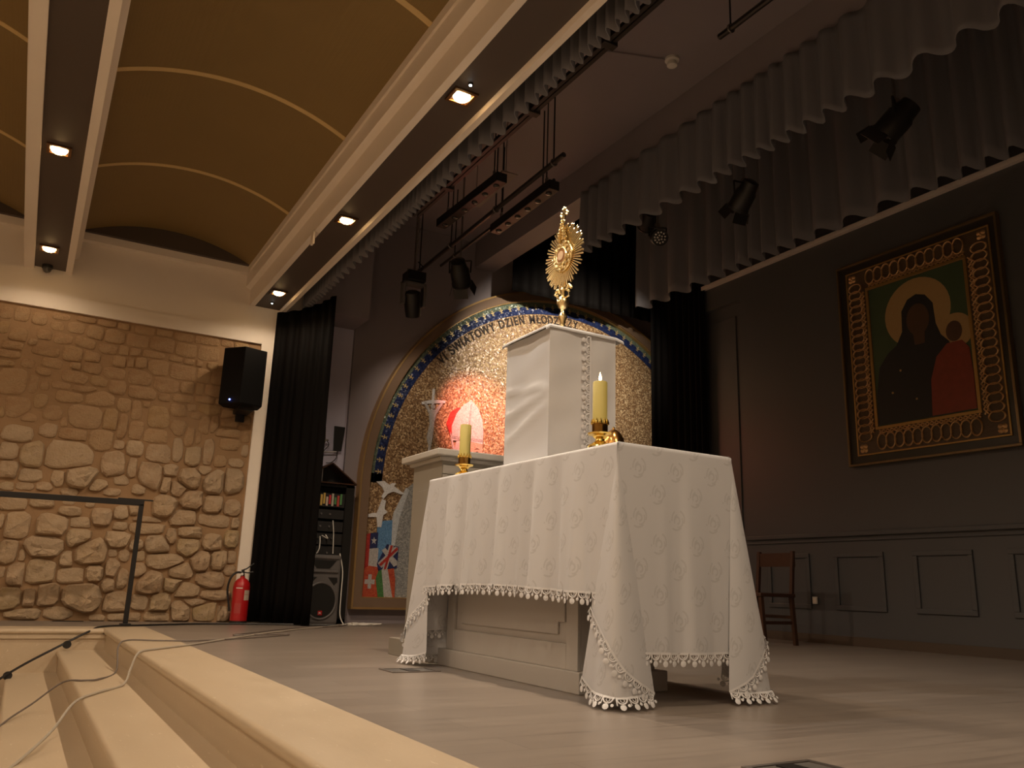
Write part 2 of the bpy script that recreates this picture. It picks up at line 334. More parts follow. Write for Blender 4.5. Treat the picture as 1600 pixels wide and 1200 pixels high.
# ---- stone wall: mortar bed and every stone on it
wall_stone = struct(obj('wall_far', MB().box(-4.6, 2.0, 9.2, 9.4, 0, 3.02), M_MORTAR), 'rough limestone rubble wall')
STONES = [(-0.466,2.909,0.095,0.106),(-0.332,2.92,0.121,0.126),(-0.183,2.899,0.123,0.108),(0.005,2.956,0.151,0.06),(-0.015,2.856,0.108,0.079),(0.151,2.872,0.141,0.11),(0.231,2.965,0.164,0.06),(0.423,2.97,0.159,0.082),(0.582,2.97,0.099,0.082),(-0.467,2.76,0.087,0.105),(-0.337,2.705,0.144,0.125),(0.058,2.733,0.151,0.099),(-0.118,2.746,0.123,0.088),(0.336,2.85,0.148,0.131),(0.516,2.847,0.178,0.132),(0.251,2.727,0.172,0.11),(-0.205,2.655,0.073,0.058),(-0.077,2.583,0.222,0.087),(0.159,2.604,0.169,0.148),(0.473,2.699,0.167,0.091),(0.627,2.705,0.108,0.092),(-0.368,2.591,0.159,0.086),(-0.38,2.506,0.174,0.076),(-0.213,2.432,0.105,0.077),(-0.009,2.465,0.165,0.097),(0.203,2.475,0.097,0.059),(0.335,2.593,0.138,0.09),(0.606,2.588,0.143,0.101),(0.352,2.474,0.155,0.099),(0.561,2.447,0.186,0.11),(-0.396,2.401,0.134,0.057),(-0.314,2.236,0.213,0.235),(-0.139,2.238,0.073,0.162),(-0.072,2.376,0.123,0.077),(0.211,2.356,0.211,0.117),(0.105,2.261,0.166,0.068),(0.305,2.246,0.205,0.068),(0.431,2.35,0.139,0.089),(0.61,2.317,0.142,0.14),(0.197,2.151,0.226,0.106),(0.46,2.169,0.243,0.147),(-0.053,2.076,0.114,0.123),(-0.035,2.235,0.074,0.077),(0.791,2.963,0.184,0.104),(0.985,2.973,0.16,0.095),(1.177,2.959,0.192,0.106),(1.416,2.959,0.237,0.097),(1.63,2.964,0.122,0.065),(0.733,2.836,0.191,0.134),(0.983,2.838,0.225,0.157),(1.214,2.814,0.202,0.148),(1.453,2.812,0.198,0.161),(0.721,2.713,0.127,0.082),(0.903,2.718,0.204,0.072),(1.129,2.709,0.124,0.063),(1.268,2.694,0.106,0.063),(1.367,2.695,0.068,0.064),(0.69,2.593,0.081,0.091),(0.795,2.605,0.1,0.102),(0.973,2.577,0.186,0.144),(1.215,2.563,0.239,0.157),(1.426,2.569,0.127,0.137),(1.507,2.691,0.099,0.085),(1.573,2.56,0.11,0.128),(0.811,2.442,0.209,0.142),(1.07,2.408,0.234,0.144),(1.282,2.409,0.144,0.125),(1.405,2.411,0.088,0.115),(1.559,2.412,0.198,0.116),(0.849,2.292,0.237,0.131),(1.067,2.272,0.112,0.071),(1.262,2.29,0.2,0.083),(1.472,2.304,0.205,0.084),(1.621,2.309,0.089,0.063),(0.823,2.1,0.09,0.19),(0.901,2.177,0.073,0.06),(1.225,2.154,0.161,0.113),(1.346,2.196,0.096,0.072),(1.533,2.201,0.206,0.115),(1.414,2.121,0.116,0.072),(1.729,2.163,0.13,0.116),(1.927,2.135,0.113,0.074),(1.715,2.846,0.163,0.12),(1.732,2.694,0.163,0.119),(1.738,2.542,0.172,0.118),(1.753,2.403,0.172,0.117),(1.856,2.803,0.093,0.142),(1.874,2.629,0.093,0.141),(1.893,2.456,0.093,0.14),(1.808,2.281,0.152,0.085),(1.944,2.267,0.093,0.096),(1.785,2.97,0.144,0.066),(-0.236,1.987,0.214,0.196),(-0.354,1.924,0.047,0.092),(-0.125,1.902,0.12,0.075),(0.07,1.976,0.148,0.133),(0.361,1.965,0.323,0.232),(0.588,1.975,0.149,0.206),(0.704,1.915,0.097,0.236),(0.693,2.134,0.116,0.129),(0.183,1.893,0.066,0.086),(-0.187,1.719,0.245,0.166),(0.063,1.796,0.155,0.122),(0.267,1.783,0.251,0.124),(0.53,1.755,0.216,0.203),(0.698,1.725,0.097,0.088),(-0.235,1.564,0.148,0.183),(-0.048,1.547,0.2,0.24),(0.272,1.571,0.399,0.283),(0.675,1.526,0.201,0.241),(-0.209,1.391,0.164,0.163),(-0.035,1.352,0.199,0.119),(0.205,1.337,0.107,0.158),(0.418,1.376,0.261,0.216),(0.566,1.303,0.163,0.104),(0.767,1.37,0.132,0.086),(-0.066,1.238,0.174,0.064),(0.102,1.253,0.145,0.073),(-0.136,1.068,0.218,0.125),(0.108,1.096,0.193,0.091),(0.336,1.119,0.108,0.046),(0.523,1.11,0.076,0.056),(0.695,1.247,0.156,0.067),(-0.199,1.227,0.124,0.072),(0.322,1.216,0.149,0.065),(1.038,2.055,0.185,0.202),(0.845,1.894,0.135,0.178),(1.026,1.85,0.229,0.14),(1.248,1.969,0.142,0.152),(1.364,1.88,0.115,0.194),(1.503,2.032,0.107,0.176),(1.6,2.054,0.089,0.177),(1.764,2.118,0.181,0.137),(0.852,1.704,0.152,0.147),(1.095,1.676,0.249,0.199),(1.257,1.734,0.113,0.221),(1.425,1.691,0.153,0.192),(1.567,1.737,0.107,0.266),(1.447,1.879,0.058,0.113),(1.76,1.969,0.26,0.094),(1.783,1.855,0.2,0.115),(1.942,1.948,0.102,0.105),(0.851,1.501,0.08,0.194),(1.035,1.45,0.218,0.264),(1.217,1.517,0.149,0.119),(1.411,1.445,0.209,0.2),(1.559,1.551,0.126,0.091),(1.704,1.658,0.128,0.113),(1.866,1.654,0.151,0.093),(1.671,1.428,0.205,0.243),(1.856,1.465,0.2,0.246),(1.195,1.355,0.102,0.157),(1.307,1.325,0.159,0.148),(0.941,1.294,0.116,0.097),(1.48,1.229,0.247,0.179),(1.207,1.149,0.22,0.214),(1.668,1.194,0.252,0.19),(1.869,1.168,0.178,0.172),(1.398,1.034,0.225,0.166),(1.744,1.038,0.351,0.13),(1.063,0.983,0.234,0.077),(0.921,1.098,0.106,0.115),(1.947,1.799,0.071,0.126),(-0.203,0.9,0.049,0.121),(-0.063,0.871,0.19,0.244),(0.227,0.89,0.257,0.192),(0.356,1.026,0.192,0.088),(0.638,0.996,0.181,0.158),(0.816,1.049,0.139,0.12),(0.459,0.925,0.167,0.107),(-0.102,0.615,0.147,0.222),(0.013,0.593,0.058,0.102),(0.18,0.686,0.313,0.18),(0.461,0.788,0.202,0.184),(0.587,0.648,0.293,0.261),(0.812,0.798,0.211,0.168),(0.825,0.908,0.129,0.089),(0.39,0.572,0.112,0.143),(-0.01,0.415,0.139,0.212),(0.189,0.45,0.244,0.206),(0.451,0.421,0.234,0.152),(0.649,0.457,0.178,0.163),(0.795,0.511,0.136,0.156),(0.889,0.633,0.101,0.108),(0.786,0.648,0.082,0.068),(-0.013,0.194,0.195,0.218),(0.121,0.206,0.116,0.156),(0.288,0.237,0.186,0.205),(0.566,0.225,0.341,0.255),(0.782,0.336,0.117,0.125),(0.901,0.407,0.101,0.175),(0.868,0.174,0.199,0.211),(0.105,0.068,0.296,0.091),(0.379,0.081,0.238,0.111),(0.734,0.033,0.142,0.057),(0.902,0.049,0.163,0.076),(-0.124,0.438,0.048,0.092),(1.06,0.933,0.322,0.151),(1.475,0.897,0.228,0.124),(1.308,0.846,0.107,0.143),(1.179,0.747,0.22,0.181),(1.483,0.743,0.208,0.174),(1.719,0.796,0.183,0.166),(1.91,0.849,0.156,0.169),(0.991,0.728,0.131,0.119),(1.275,0.6,0.337,0.161),(1.031,0.64,0.112,0.119),(1.629,0.605,0.2,0.215),(1.79,0.622,0.174,0.207),(1.931,0.66,0.093,0.115),(1.443,0.496,0.215,0.151),(1.17,0.366,0.227,0.227),(1.372,0.362,0.174,0.13),(1.731,0.424,0.272,0.174),(1.545,0.307,0.295,0.141),(1.779,0.272,0.323,0.102),(1.925,0.524,0.114,0.093),(1.049,0.501,0.112,0.138),(1.268,0.191,0.19,0.177),(1.099,0.188,0.158,0.146),(1.481,0.105,0.185,0.188),(1.617,0.198,0.198,0.08),(1.748,0.099,0.26,0.181),(1.892,0.081,0.153,0.142),(1.276,0.054,0.227,0.088),(1.062,0.042,0.111,0.077),(1.912,1.02,0.094,0.117)]
def stone_fill():
    r = random.Random(3); out = []
    z = .12
    while z < 3.0:
        h = .2 + r.random()*.14; x = -.13 - .155*z - r.random()*.03
        if z > 2.1: h = .15 + r.random()*.05
        while x > -1.5:
            ww = .16 + r.random()*.24; out.append((x - ww/2, min(z + h/2 - .05, 2.92), ww, h*.92)); x -= ww + .02
        z += h
    return out
def clip(poly, n, c):
    out = []
    for i in range(len(poly)):
        p, q = poly[i], poly[(i+1) % len(poly)]
        dp, dq = n[0]*p[0]+n[1]*p[1]-c, n[0]*q[0]+n[1]*q[1]-c
        if dp <= 0: out.append(p)
        if dp*dq < 0:
            t = dp/(dp-dq); out.append((p[0]+t*(q[0]-p[0]), p[1]+t*(q[1]-p[1])))
    return out
def build_stones():
    S = STONES + stone_fill()
    r = random.Random(11)
    for i, (cx, cz, ww, hh) in enumerate(S):
        up = cz > 2.0
        gw, gh = ww*1.16, hh*1.18; n = 20; poly = []
        ex = 5.0 if up else 3.2
        for k in range(n):
            t = 2*PI*(k+.5)/n; c, s_ = math.cos(t), math.sin(t)
            j = 1 + (r.random()-.5)*(.08 if up else .16)
            poly.append((cx + gw/2*math.copysign(abs(c)**(2/ex), c)*j, cz + gh/2*math.copysign(abs(s_)**(2/ex), s_)*j))
        for k, (ox, oz, ow, oh) in enumerate(S):
            if k == i or abs(ox-cx) > (ww+ow)*.62 or abs(oz-cz) > (hh+oh)*.62: continue
            dx, dz = (ox-cx)/((ww+ow)/2), (oz-cz)/((hh+oh)/2)
            nx, nz = dx*abs(dx)/((ww+ow)/2), dz*abs(dz)/((hh+oh)/2); l = math.hypot(nx, nz)
            if l < 1e-9: continue
            nx, nz = nx/l, nz/l
            ei = math.hypot(nx*ww, nz*hh); ej = math.hypot(nx*ow, nz*oh)
            t = ei/(ei+ej); mx, mz = cx + (ox-cx)*t, cz + (oz-cz)*t
            poly = clip(poly, (nx, nz), nx*mx + nz*mz - (.008 if up else .006))
            if len(poly) < 3: break
        if len(poly) < 3: continue
        poly = [(min(max(p[0], -2.4), 1.985), min(max(p[1], .004), 3.0)) for p in poly]
        q = []; cut = .12 if up else .2
        for a in range(len(poly)):                       # one round of corner cutting
            p0, p1 = poly[a], poly[(a+1) % len(poly)]
            if math.dist(p0, p1) < .02: q.append(((p0[0]+p1[0])/2, (p0[1]+p1[1])/2)); continue
            q += [(p0[0]*(1-cut)+p1[0]*cut, p0[1]*(1-cut)+p1[1]*cut), (p0[0]*cut+p1[0]*(1-cut), p0[1]*cut+p1[1]*(1-cut))]
        poly = q
        while len(poly) > 15: del poly[min(range(len(poly)), key=lambda a: math.dist(poly[a], poly[a-1]))]
        n = len(poly)
        if n < 4: continue
        gx = sum(p[0] for p in poly)/n; gz = sum(p[1] for p in poly)/n
        size = min(ww, hh)
        rough = min(1, max(0, (2.05-cz)/.75)); rough = rough*rough*(3-2*rough)
        dep = (.008 + .012*r.random())*(1-rough) + (.035 + .065*r.random())*min(1.25, size/.2)*rough
        dep = min(dep, .36*size + .01)
        vv = []; rings = [(1.0, -.01), (.97, dep*.5), (.86, dep*.85), (.62, dep*1.0), (.32, dep*1.08)]
        tx, tz = (r.random()-.5)*.6*rough, (.1-r.random())*.7*rough; so = Vector((i*1.7, i*.9, 0))
        for s_, d in rings:
            for (px, pz) in poly:
                x = gx + (px-gx)*s_; z = gz + (pz-gz)*s_; dd = d
                if d > 0:
                    n1 = mnoise.noise(Vector((x*11, 0, z*15))+so); n2 = mnoise.noise(Vector((x*27, 3, z*34))+so)
                    dd = d*(1 + (x-gx)/ww*tx + (z-gz)/hh*tz) + dep*rough*(.45*n1 + .30*n2); dd = max(dd, .004)
                    if s_ < .9: x += .012*n2*rough; z += .012*n1*rough
                vv.append((x, 9.2 - dd, max(.003, z)))
        vv.append((gx, 9.2 - dep*(1.05 + .3*rough*mnoise.noise(so)), gz))
        fs = []; R_ = len(rings)
        for a in range(R_-1):
            for b in range(n): fs.append((a*n+b, a*n+(b+1) % n, (a+1)*n+(b+1) % n, (a+1)*n+b))
        for b in range(n): fs.append(((R_-1)*n+b, (R_-1)*n+(b+1) % n, R_*n))
        mb = MB().add(vv, fs, True)
        obj('stone', mb, M_STONE if cz + .35*(r.random()-.5) < 1.75 else M_STONE_UP, wall_stone, origin=(gx, 9.2, gz), sharp=24 if rough > .3 else 40)
build_stones()
# white plaster band, bulkhead and pilaster round the stone wall
slab('trim_1', -4.6, 2.46, 9.17, 9.4, 3.02, 3.17, M_PLASTER, 'white plaster band above the stones')
slab('trim_2', -4.6, 2.42, 9.19, 9.4, 3.17, 3.90, M_PLASTER, 'white plaster bulkhead under the vault ends')
slab('trim_3', 2.0, 2.46, 9.17, 9.4, 0.0, 3.02, M_PLASTER, 'white plaster pilaster beside the black curtain')
for k, (a, b) in enumerate(((.07, 1.75), (-2.13, -.44), (-4.32, -2.62))):
    slab('trim_%d' % (4+k), a, b, 9.10, 9.20, 3.79, 3.87, M_PLASTER, 'white ledge at the end of a vault bay')

# ---- hall ceiling: beams with dark soffits, curved panels with ribs between
def beam(cx, y0, y1, right_lip_low, label):
    root = struct(obj('ceiling_beam', MB().prism([(cx-.245, 3.89), (cx-.245, 3.80), (cx-.228, 3.80), (cx-.228, 3.655), (cx-.175, 3.635), (cx-.165, 3.45), (cx-.11, 3.45), (cx-.11, 3.50), (cx-.11, 4.3), (cx-.245, 4.3)] if right_lip_low else
        [(cx-.235, 4.3), (cx-.235, 3.60), (cx-.205, 3.60), (cx-.205, 3.41), (cx-.115, 3.41), (cx-.115, 4.3)], lambda a, b, h: (a, h, b), y0, y1), M_PLASTER), label)
    ob = obj('cornice', MB().prism([(cx+.17, 4.95), (cx+.17, 3.45), (cx+.18, 3.42), (cx+.225, 3.42), (cx+.225, 4.95)] if right_lip_low else
        [(cx+.165, 4.3), (cx+.165, 3.41), (cx+.225, 3.41), (cx+.225, 3.58), (cx+.268, 3.60), (cx+.268, 4.3)], lambda a, b, h: (a, h, b), y0, y1), M_PLASTER, root)
    obj('soffit', MB().box(cx-.12, cx+.18, y0, y1, 3.455, 3.56) if right_lip_low else MB().box(cx-.12, cx+.17, y0, y1, 3.435, 3.54), M_SOFFIT, root)
    return root
beam(1.99, -4.9, 9.19, True, 'white stepped ceiling beam over the stage edge')
beam(-.19, -4.9, 9.19, False, 'white ceiling beam with dark soffit over the steps')
beam(-2.37, -4.9, 9.19, False, 'white ceiling beam further into the hall')
def vault(x0, x1, label):
    zs, rise = 3.87, .195; ww = x1-x0; rad = ww*ww/8/rise + rise/2; cx = (x0+x1)/2; cz = zs + rise - rad
    ha = math.asin(ww/2/rad)
    arc = [(cx + rad*math.sin(-ha + 2*ha*k/32), cz + rad*math.cos(-ha + 2*ha*k/32)) for k in range(33)]
    mb = MB().grid([[(x, y, z) for x, z in arc] for y in (-4.9, 9.05)], True)
    mb.grid([[(x, y, z+.05) for x, z in arc] for y in (-4.9, 9.05)], True, True)
    root = struct(obj('ceiling_vault', mb, M_VAULT), label)
    for k in range(9):
        y = 9.10 - 1.63*(k+1) + .0
        if y < -4.8: break
        rb = MB(); w_ = .026
        pr = [(x, z-.004) for x, z in arc] + [(x, z+.004) for x, z in arc[::-1]]
        rb.grid([[(x, yy, z-.004) for x, z in arc] for yy in (y-w_, y+w_)], True)
        rb.grid([[(x, y-w_, z-.004) for x, z in arc], [(x, y-w_, z+.003) for x, z in arc]], False, True)
        rb.grid([[(x, y+w_, z-.004) for x, z in arc], [(x, y+w_, z+.003) for x, z in arc]], False)
        obj('rib', rb, M_RIB, root)
    slab('vault_end', x0, x1, 9.05, 9.19, 3.87, 4.3, M_SOFFIT, 'dark panel in place of the shaded gap at the vault end')  # the gap's shade is put into this slab's dark colour
vault(.07, 1.75, 'olive gold curved ceiling panel beside the stage')
vault(-2.11, -.42, 'olive gold curved ceiling panel over the hall')
vault(-4.29, -2.60, 'olive gold curved ceiling panel far into the hall')
slab('ceiling_hall', -4.8, 2.0, -5.0, 9.4, 4.3, 4.4, M_SOFFIT)

# ---- stage shell
slab('ceiling', 2.25, 4.95, -5.0, 9.4, 4.92, 5.05, M_STAGEDARK, 'dark brown stage ceiling')
slab('ceiling_rear', 4.95, 9.3, -5.0, 9.4, 5.72, 5.85, M_STAGEDARK, 'higher dark ceiling over the back of the stage')
slab('ceiling_beam_stage', 4.66, 4.95, -5.0, 9.2, 4.56, 5.72, M_STAGEDARK, 'dark downstand beam across the stage ceiling')
slab('wall_mosaic', 3.09, 9.2, 9.21, 9.4, 0, 5.75, M_STAGEDARK, 'dark wall round the arched mosaic')
slab('wall_side', 2.46, 3.09, 9.26, 9.4, 0, 4.95, M_LAV, 'grey lavender wall behind the equipment rack')
slab('bulkhead', 2.46, 3.09, 8.75, 9.26, 3.41, 4.92, M_STAGEDARK, 'dark bulkhead above the lavender wall')
slab('baseboard_mosaic', 3.09, 9.2, 9.185, 9.21, 0, .085, M_STAGEDARK)
slab('wall_wing', 7.12, 9.2, 7.95, 8.05, 0, 5.75, M_BACKWALL)
slab('wall_end', 9.15, 9.3, 8.0, 9.3, 0, 5.75, M_BACKWALL)
slab('wall_stage_front', 2.0, 9.3, -4.95, -4.85, 0, 5.75, M_BACKWALL)
# back wall with a recessed doorway, chair rail and moulded panels
wb = struct(obj('wall_back', MB().box(7.0, 7.25, -5.0, 6.77, 0, 5.75).box(7.0, 7.25, 6.77, 8.0, 3.88, 5.75).box(7.0, 7.25, 7.75, 8.0, 0, 3.88), M_BACKWALL), 'dark stage back wall with moulded panels')
d1 = struct(obj('door_1', MB().box(7.07, 7.20, 6.77, 7.75, 0, 3.88), M_BACKWALL), 'tall dark recessed door beside the black curtain')
obj('door_panel', MB().box(7.055, 7.07, 6.90, 7.62, 1.15, 3.72), M_BACKWALL, d1, bevel=.006)
obj('door_panel', MB().box(7.055, 7.07, 6.90, 7.62, .2, 1.0), M_BACKWALL, d1, bevel=.006)
obj('chair_rail', MB().box(6.965, 7.0, -5.0, 6.77, 1.03, 1.075), M_BACKWALL, wb, bevel=.008)
obj('rail_bead', MB().box(6.982, 7.0, -5.0, 6.77, .985, 1.0), M_BACKWALL, wb, bevel=.004)
base = struct(obj('baseboard_back', MB().box(6.975, 7.0, -5.0, 6.77, 0, .085), mat('brown_baseboard', (.075,.052,.036), .45)), 'brown baseboard along the back wall')
for k in range(8):
    yc = 5.352 - .86*(k-1)      # panel centres along the wall
    p = MB(); y0, y1, z0, z1 = yc-.28, yc+.28, .325, .875
    for (a0, a1, b0, b1) in ((y0, y1, z0, z0+.045), (y0, y1, z1-.045, z1), (y0, y0+.045, z0+.045, z1-.045), (y1-.045, y1, z0+.045, z1-.045)):
        p.box(6.98, 7.0, a0, a1, b0, b1)
    pm = obj('wall_panel', p, M_BACKWALL, wb, bevel=.005)
# pale light strip high on the back wall
st = struct(obj('trim_7', MB().box(6.95, 7.0, -4.5, 7.38, 4.165, 4.215), mat('pale_strip', (.62,.56,.52), .5)), 'pale strip running along the back wall')

# ================================================================== ALTAR AND CLOTH
def damask():
    m = mat('white_damask_cloth', (.78,.74,.68), .55, sheen=.15)
    g = NB(m); b = g.n['Principled BSDF']
    uv = g.node('ShaderNodeTexCoord').outputs['UV']
    def motif(off):
        p = g.vm('ADD', g.vm('MULTIPLY', uv, (1/.20, 1/.20, 0)), (off, off*1.0, 0))
        q = g.vm('SUBTRACT', g.vm('FRACTION', p), (.5, .5, 0))
        sx = g.node('ShaderNodeSeparateXYZ', i_0=q); x, y = sx.outputs[0], sx.outputs[1]
        r = g.m('SQRT', g.m('ADD', g.m('MULTIPLY', x, g.m('MULTIPLY', x, 1.35)), g.m('MULTIPLY', y, y)))
        a = g.m('ARCTAN2', y, x)
        out = None
        for rad, wd, k, ph in ((.20, .020, 3, 0.0), (.125, .018, 2, 1.3), (.055, .022, 1, .5)):
            rr = g.m('ADD', rad, g.m('MULTIPLY', g.m('SINE', g.m('MULTIPLY_ADD', a, .5*k, ph)), .035))
            e = g.m('ABSOLUTE', g.m('SUBTRACT', r, rr))
            gap = g.m('GREATER_THAN', g.m('SINE', g.m('MULTIPLY_ADD', a, float(k), ph*2)), -.55)
            mk = g.m('MULTIPLY', g.m('LESS_THAN', e, wd), gap)
            out = mk if out is None else g.m('MAXIMUM', out, mk)
        return out
    mk = g.m('MAXIMUM', motif(0.0), motif(.5))
    g.l.new(g.mix(mk, (.565,.56,.57), (.49,.485,.49)), b.inputs['Base Color'])
    g.l.new(g.m('MULTIPLY_ADD', mk, -.22, .58), b.inputs['Roughness'])
    return m
M_DAMASK = damask()
M_LACE = mat('white_lace', (.68,.67,.67), .7)
M_PLAIN = mat('plain_white_cloth', (.60,.595,.60), .65, sheen=.1)

ALT = thing('altar', (2.36, 3.75, 0), 'grey taupe wooden altar with panelled front under a white lace cloth', 'altar')
obj('plinth', MB().box(2.13, 2.62, 3.055, 4.46, 0, .09), M_TAUPE, ALT, bevel=.004)
obj('body', MB().box(2.17, 2.58, 3.10, 4.40, .09, .955), M_TAUPE, ALT)
def notched(a0, a1, b0, b1, c=.055):
    return [(a0, b0+c), (a0+c*.0, b0+c), (a0+c, b0+c), (a0+c, b0), (a1-c, b0), (a1-c, b0+c), (a1, b0+c), (a1, b1-c), (a1-c, b1-c), (a1-c, b1), (a0+c, b1), (a0+c, b1-c), (a0, b1-c)][1:]
obj('frame', MB().box(2.152, 2.17, 3.10, 3.19, .09, .955).box(2.152, 2.17, 4.31, 4.40, .09, .955).box(2.152, 2.17, 3.19, 4.31, .09, .20).box(2.152, 2.17, 3.19, 4.31, .86, .955), M_TAUPE, ALT, bevel=.003)
obj('panel', MB().prism(notched(3.215, 4.285, .235, .83), lambda a, b, h: (h, a, b), 2.158, 2.171), M_TAUPE, ALT, bevel=.004)
obj('table_top', MB().box(2.035, 2.625, 2.655, 4.385, .955, 1.012), M_TAUPE, ALT)

ZT = 1.02
def zt(y): return ZT + .010*(y-2.64)/1.76
CLO = (2.33, 3.5, 1.012)
cloth_mb = MB(); cloth_uv = []; HEMS = []
K1, K2, K3, K4 = (2.02, 2.64), (2.64, 2.64), (2.64, 4.40), (2.0, 4.40)
def side(ka, kb, hem, ncol, amp, seed, u0):
    """one hanging side of the cloth from corner ka to kb."""
    r = random.Random(seed); ph = [r.random()*6.28 for _ in range(4)]
    L = math.dist(ka, kb); t = ((kb[0]-ka[0])/L, (kb[1]-ka[1])/L); nrm = (t[1], -t[0])
    rows = []; hemp = []; vs_ = [0, .006, .02, .06, .14, .25, .36, .48, .6, .72, .84, .93, 1.0]
    for v in vs_:
        row = []
        for k in range(ncol+1):
            s_ = k/ncol*L; x, y = ka[0]+t[0]*s_, ka[1]+t[1]*s_; z0 = zt(y)
            e = min(s_, L-s_); win = min(1, max(0, (e-.06)/.22)); win = win*win*(3-2*win)
            f = math.sin(s_*21+ph[0])*.55 + math.sin(s_*34+ph[1]+math.sin(s_*5+ph[2]))*.45 + .25*math.sin(s_*57+ph[3])
            f = max(f, -.5)
            o = (.004 if v > 0 else -.010) + amp*(v**.8)*(f+.35)*win + .012*v
            dep = v*(z0-hem) + (.012*math.sin(s_*3.1+ph[2])*v)
            row.append((x+nrm[0]*o, y+nrm[1]*o, z0 - dep - (0.0 if v > 0 else -.004)))
            cloth_uv.append((u0 + s_, -dep))
        rows.append(row)
    cloth_mb.grid(rows, True)
    HEMS.append((rows[-1], rows[-2]))
side(K1, K2, .212, 44, .012, 2, 3.0)
side(K2, K3, .44, 80, .014, 4, 5.1)
side(K3, K4, .20, 40, .012, 5, 7.9)
side(K4, K1, .435, 110, .030, 3, 0.0)
# the flat top
nt_ = 8; rows = []
for i in range(nt_+1):
    row = []
    for k in range(nt_+1):
        a, b = i/nt_, k/nt_
        p = [(K1[c]*(1-a)+K2[c]*a)*(1-b) + (K4[c]*(1-a)+K3[c]*a)*b for c in (0, 1)]
        cxx, cyy = 2.325, 3.52
        row.append((cxx+(p[0]-cxx)*.975, cyy+(p[1]-cyy)*.99, zt(p[1])+.004)); cloth_uv.append((p[0], p[1]))
    rows.append(row)
cloth_mb.grid(rows, True, True)
def cat(pts, n):
    out = []; m = len(pts)-1
    for i in range(n+1):
        u = i/n*m; k = min(int(u), m-1); f = u-k
        p0, p1, p2, p3 = pts[max(k-1,0)], pts[k], pts[k+1], pts[min(k+2,m)]
        out.append(tuple(.5*((2*p1[c]) + (-p0[c]+p2[c])*f + (2*p0[c]-5*p1[c]+4*p2[c]-p3[c])*f*f + (-p0[c]+3*p1[c]-3*p2[c]+p3[c])*f**3) for c in range(len(p1))))
    return out
def ear(K, plan, hem_out, hem_in, seed):
    """the cloth's corner: an outer and an inner leaf that widen like a cone down to the floor."""
    n, m = 30, 16; z0 = zt(K[1]); P = cat(plan, n); r = random.Random(seed); ph = r.random()*6
    for leaf, (sc, hem) in enumerate(((1.0, hem_out), (.93, hem_in))):
        H = cat([(h,) for h in hem], n); rows = []
        for j in range(m+1):
            row = []
            for k in range(n+1):
                dmax = (z0-H[k][0])/z0; d = dmax*j/m
                wv = 1 + .05*math.sin(k*.55+ph+leaf)*d
                row.append((K[0]+(P[k][0]-K[0])*d*sc*wv, K[1]+(P[k][1]-K[1])*d*sc*wv, z0*(1-d)+.0015*(1-leaf)))
                cloth_uv.append((10+K[0]*3+K[1]+k*.018*(.2+d), -d*z0))
            rows.append(row)
        cloth_mb.grid(rows, True)
        HEMS.append((rows[-1], rows[-3]))
ear(K1, [(1.992,2.87), (1.972,2.77), (1.962,2.66), (1.995,2.60), (2.09,2.598), (2.20,2.622)], [.37,.31,.25,.17,.10,.055], [.10,.06,.05,.045,.05,.055], 1)
ear(K2, [(2.55,2.605), (2.66,2.585), (2.76,2.59), (2.832,2.63), (2.80,2.75), (2.74,2.86)], [.05,.10,.18,.27,.34,.40], [.05,.045,.045,.05,.06,.10], 2)
ear(K4, [(2.20,4.44), (2.09,4.52), (2.00,4.63), (1.95,4.58), (1.958,4.44), (1.978,4.27)], [.06,.07,.13,.22,.30,.38], [.06,.05,.045,.045,.05,.08], 4)
ear(K3, [(2.665,4.25), (2.70,4.36), (2.715,4.46), (2.65,4.50), (2.55,4.46)], [.38,.28,.2,.1,.06], [.08,.05,.045,.05,.06], 3)
CLOTH = obj('altar_cloth', cloth_mb, M_DAMASK, origin=CLO, sharp=180)
tag(CLOTH, 'white damask cloth with lace hem draped over the grey altar down to the floor', 'altar cloth')
uvl = CLOTH.data.uv_layers.new(name='UVMap')
for lp in CLOTH.data.loops: uvl.data[lp.index].uv = cloth_uv[lp.vertex_index]
# lace: one motif mesh, copied along every hem
def lace_motif():
    mb = MB(); t = .0012
    def ring(cx, cz, r0, r1, a0, a1, n, y=0.0):
        a = [a0+(a1-a0)*k/n for k in range(n+1)]
        mb.grid([[(cx+r1*math.cos(q), y, cz+r1*math.sin(q)) for q in a], [(cx+(r0+r1)/2*math.cos(q), y-t, cz+(r0+r1)/2*math.sin(q)) for q in a], [(cx+r0*math.cos(q), y, cz+r0*math.sin(q)) for q in a]], True)
    mb.grid([[(-.0187, 0, .003), (.0187, 0, .003)], [(-.0187, 0, -.004), (.0187, 0, -.004)]], False)
    ring(0, -.004, .0125, .0172, PI, 2*PI, 8)
    ring(.001, -.008, .0045, .0072, PI*.9, 2.3*PI, 6)
    mb.grid([[(-.0185, 0, -.004), (-.0155, 0, -.004)], [(-.0185, 0, -.024), (-.0155, 0, -.024)]], False)
    n = 8; c = (0, -t*1.5, -.030)
    for cx, cz, rr in ((0, -.0300, .0098), (.0187, -.0235, .0052)):
        pts = [(cx+rr*math.cos(2*PI*k/n), 0, cz+rr*math.sin(2*PI*k/n)) for k in range(n)] + [(cx, -t*2, cz)]
        mb.add(pts, [(k, (k+1) % n, n) for k in range(n)], True)
    return mb
LACE = None
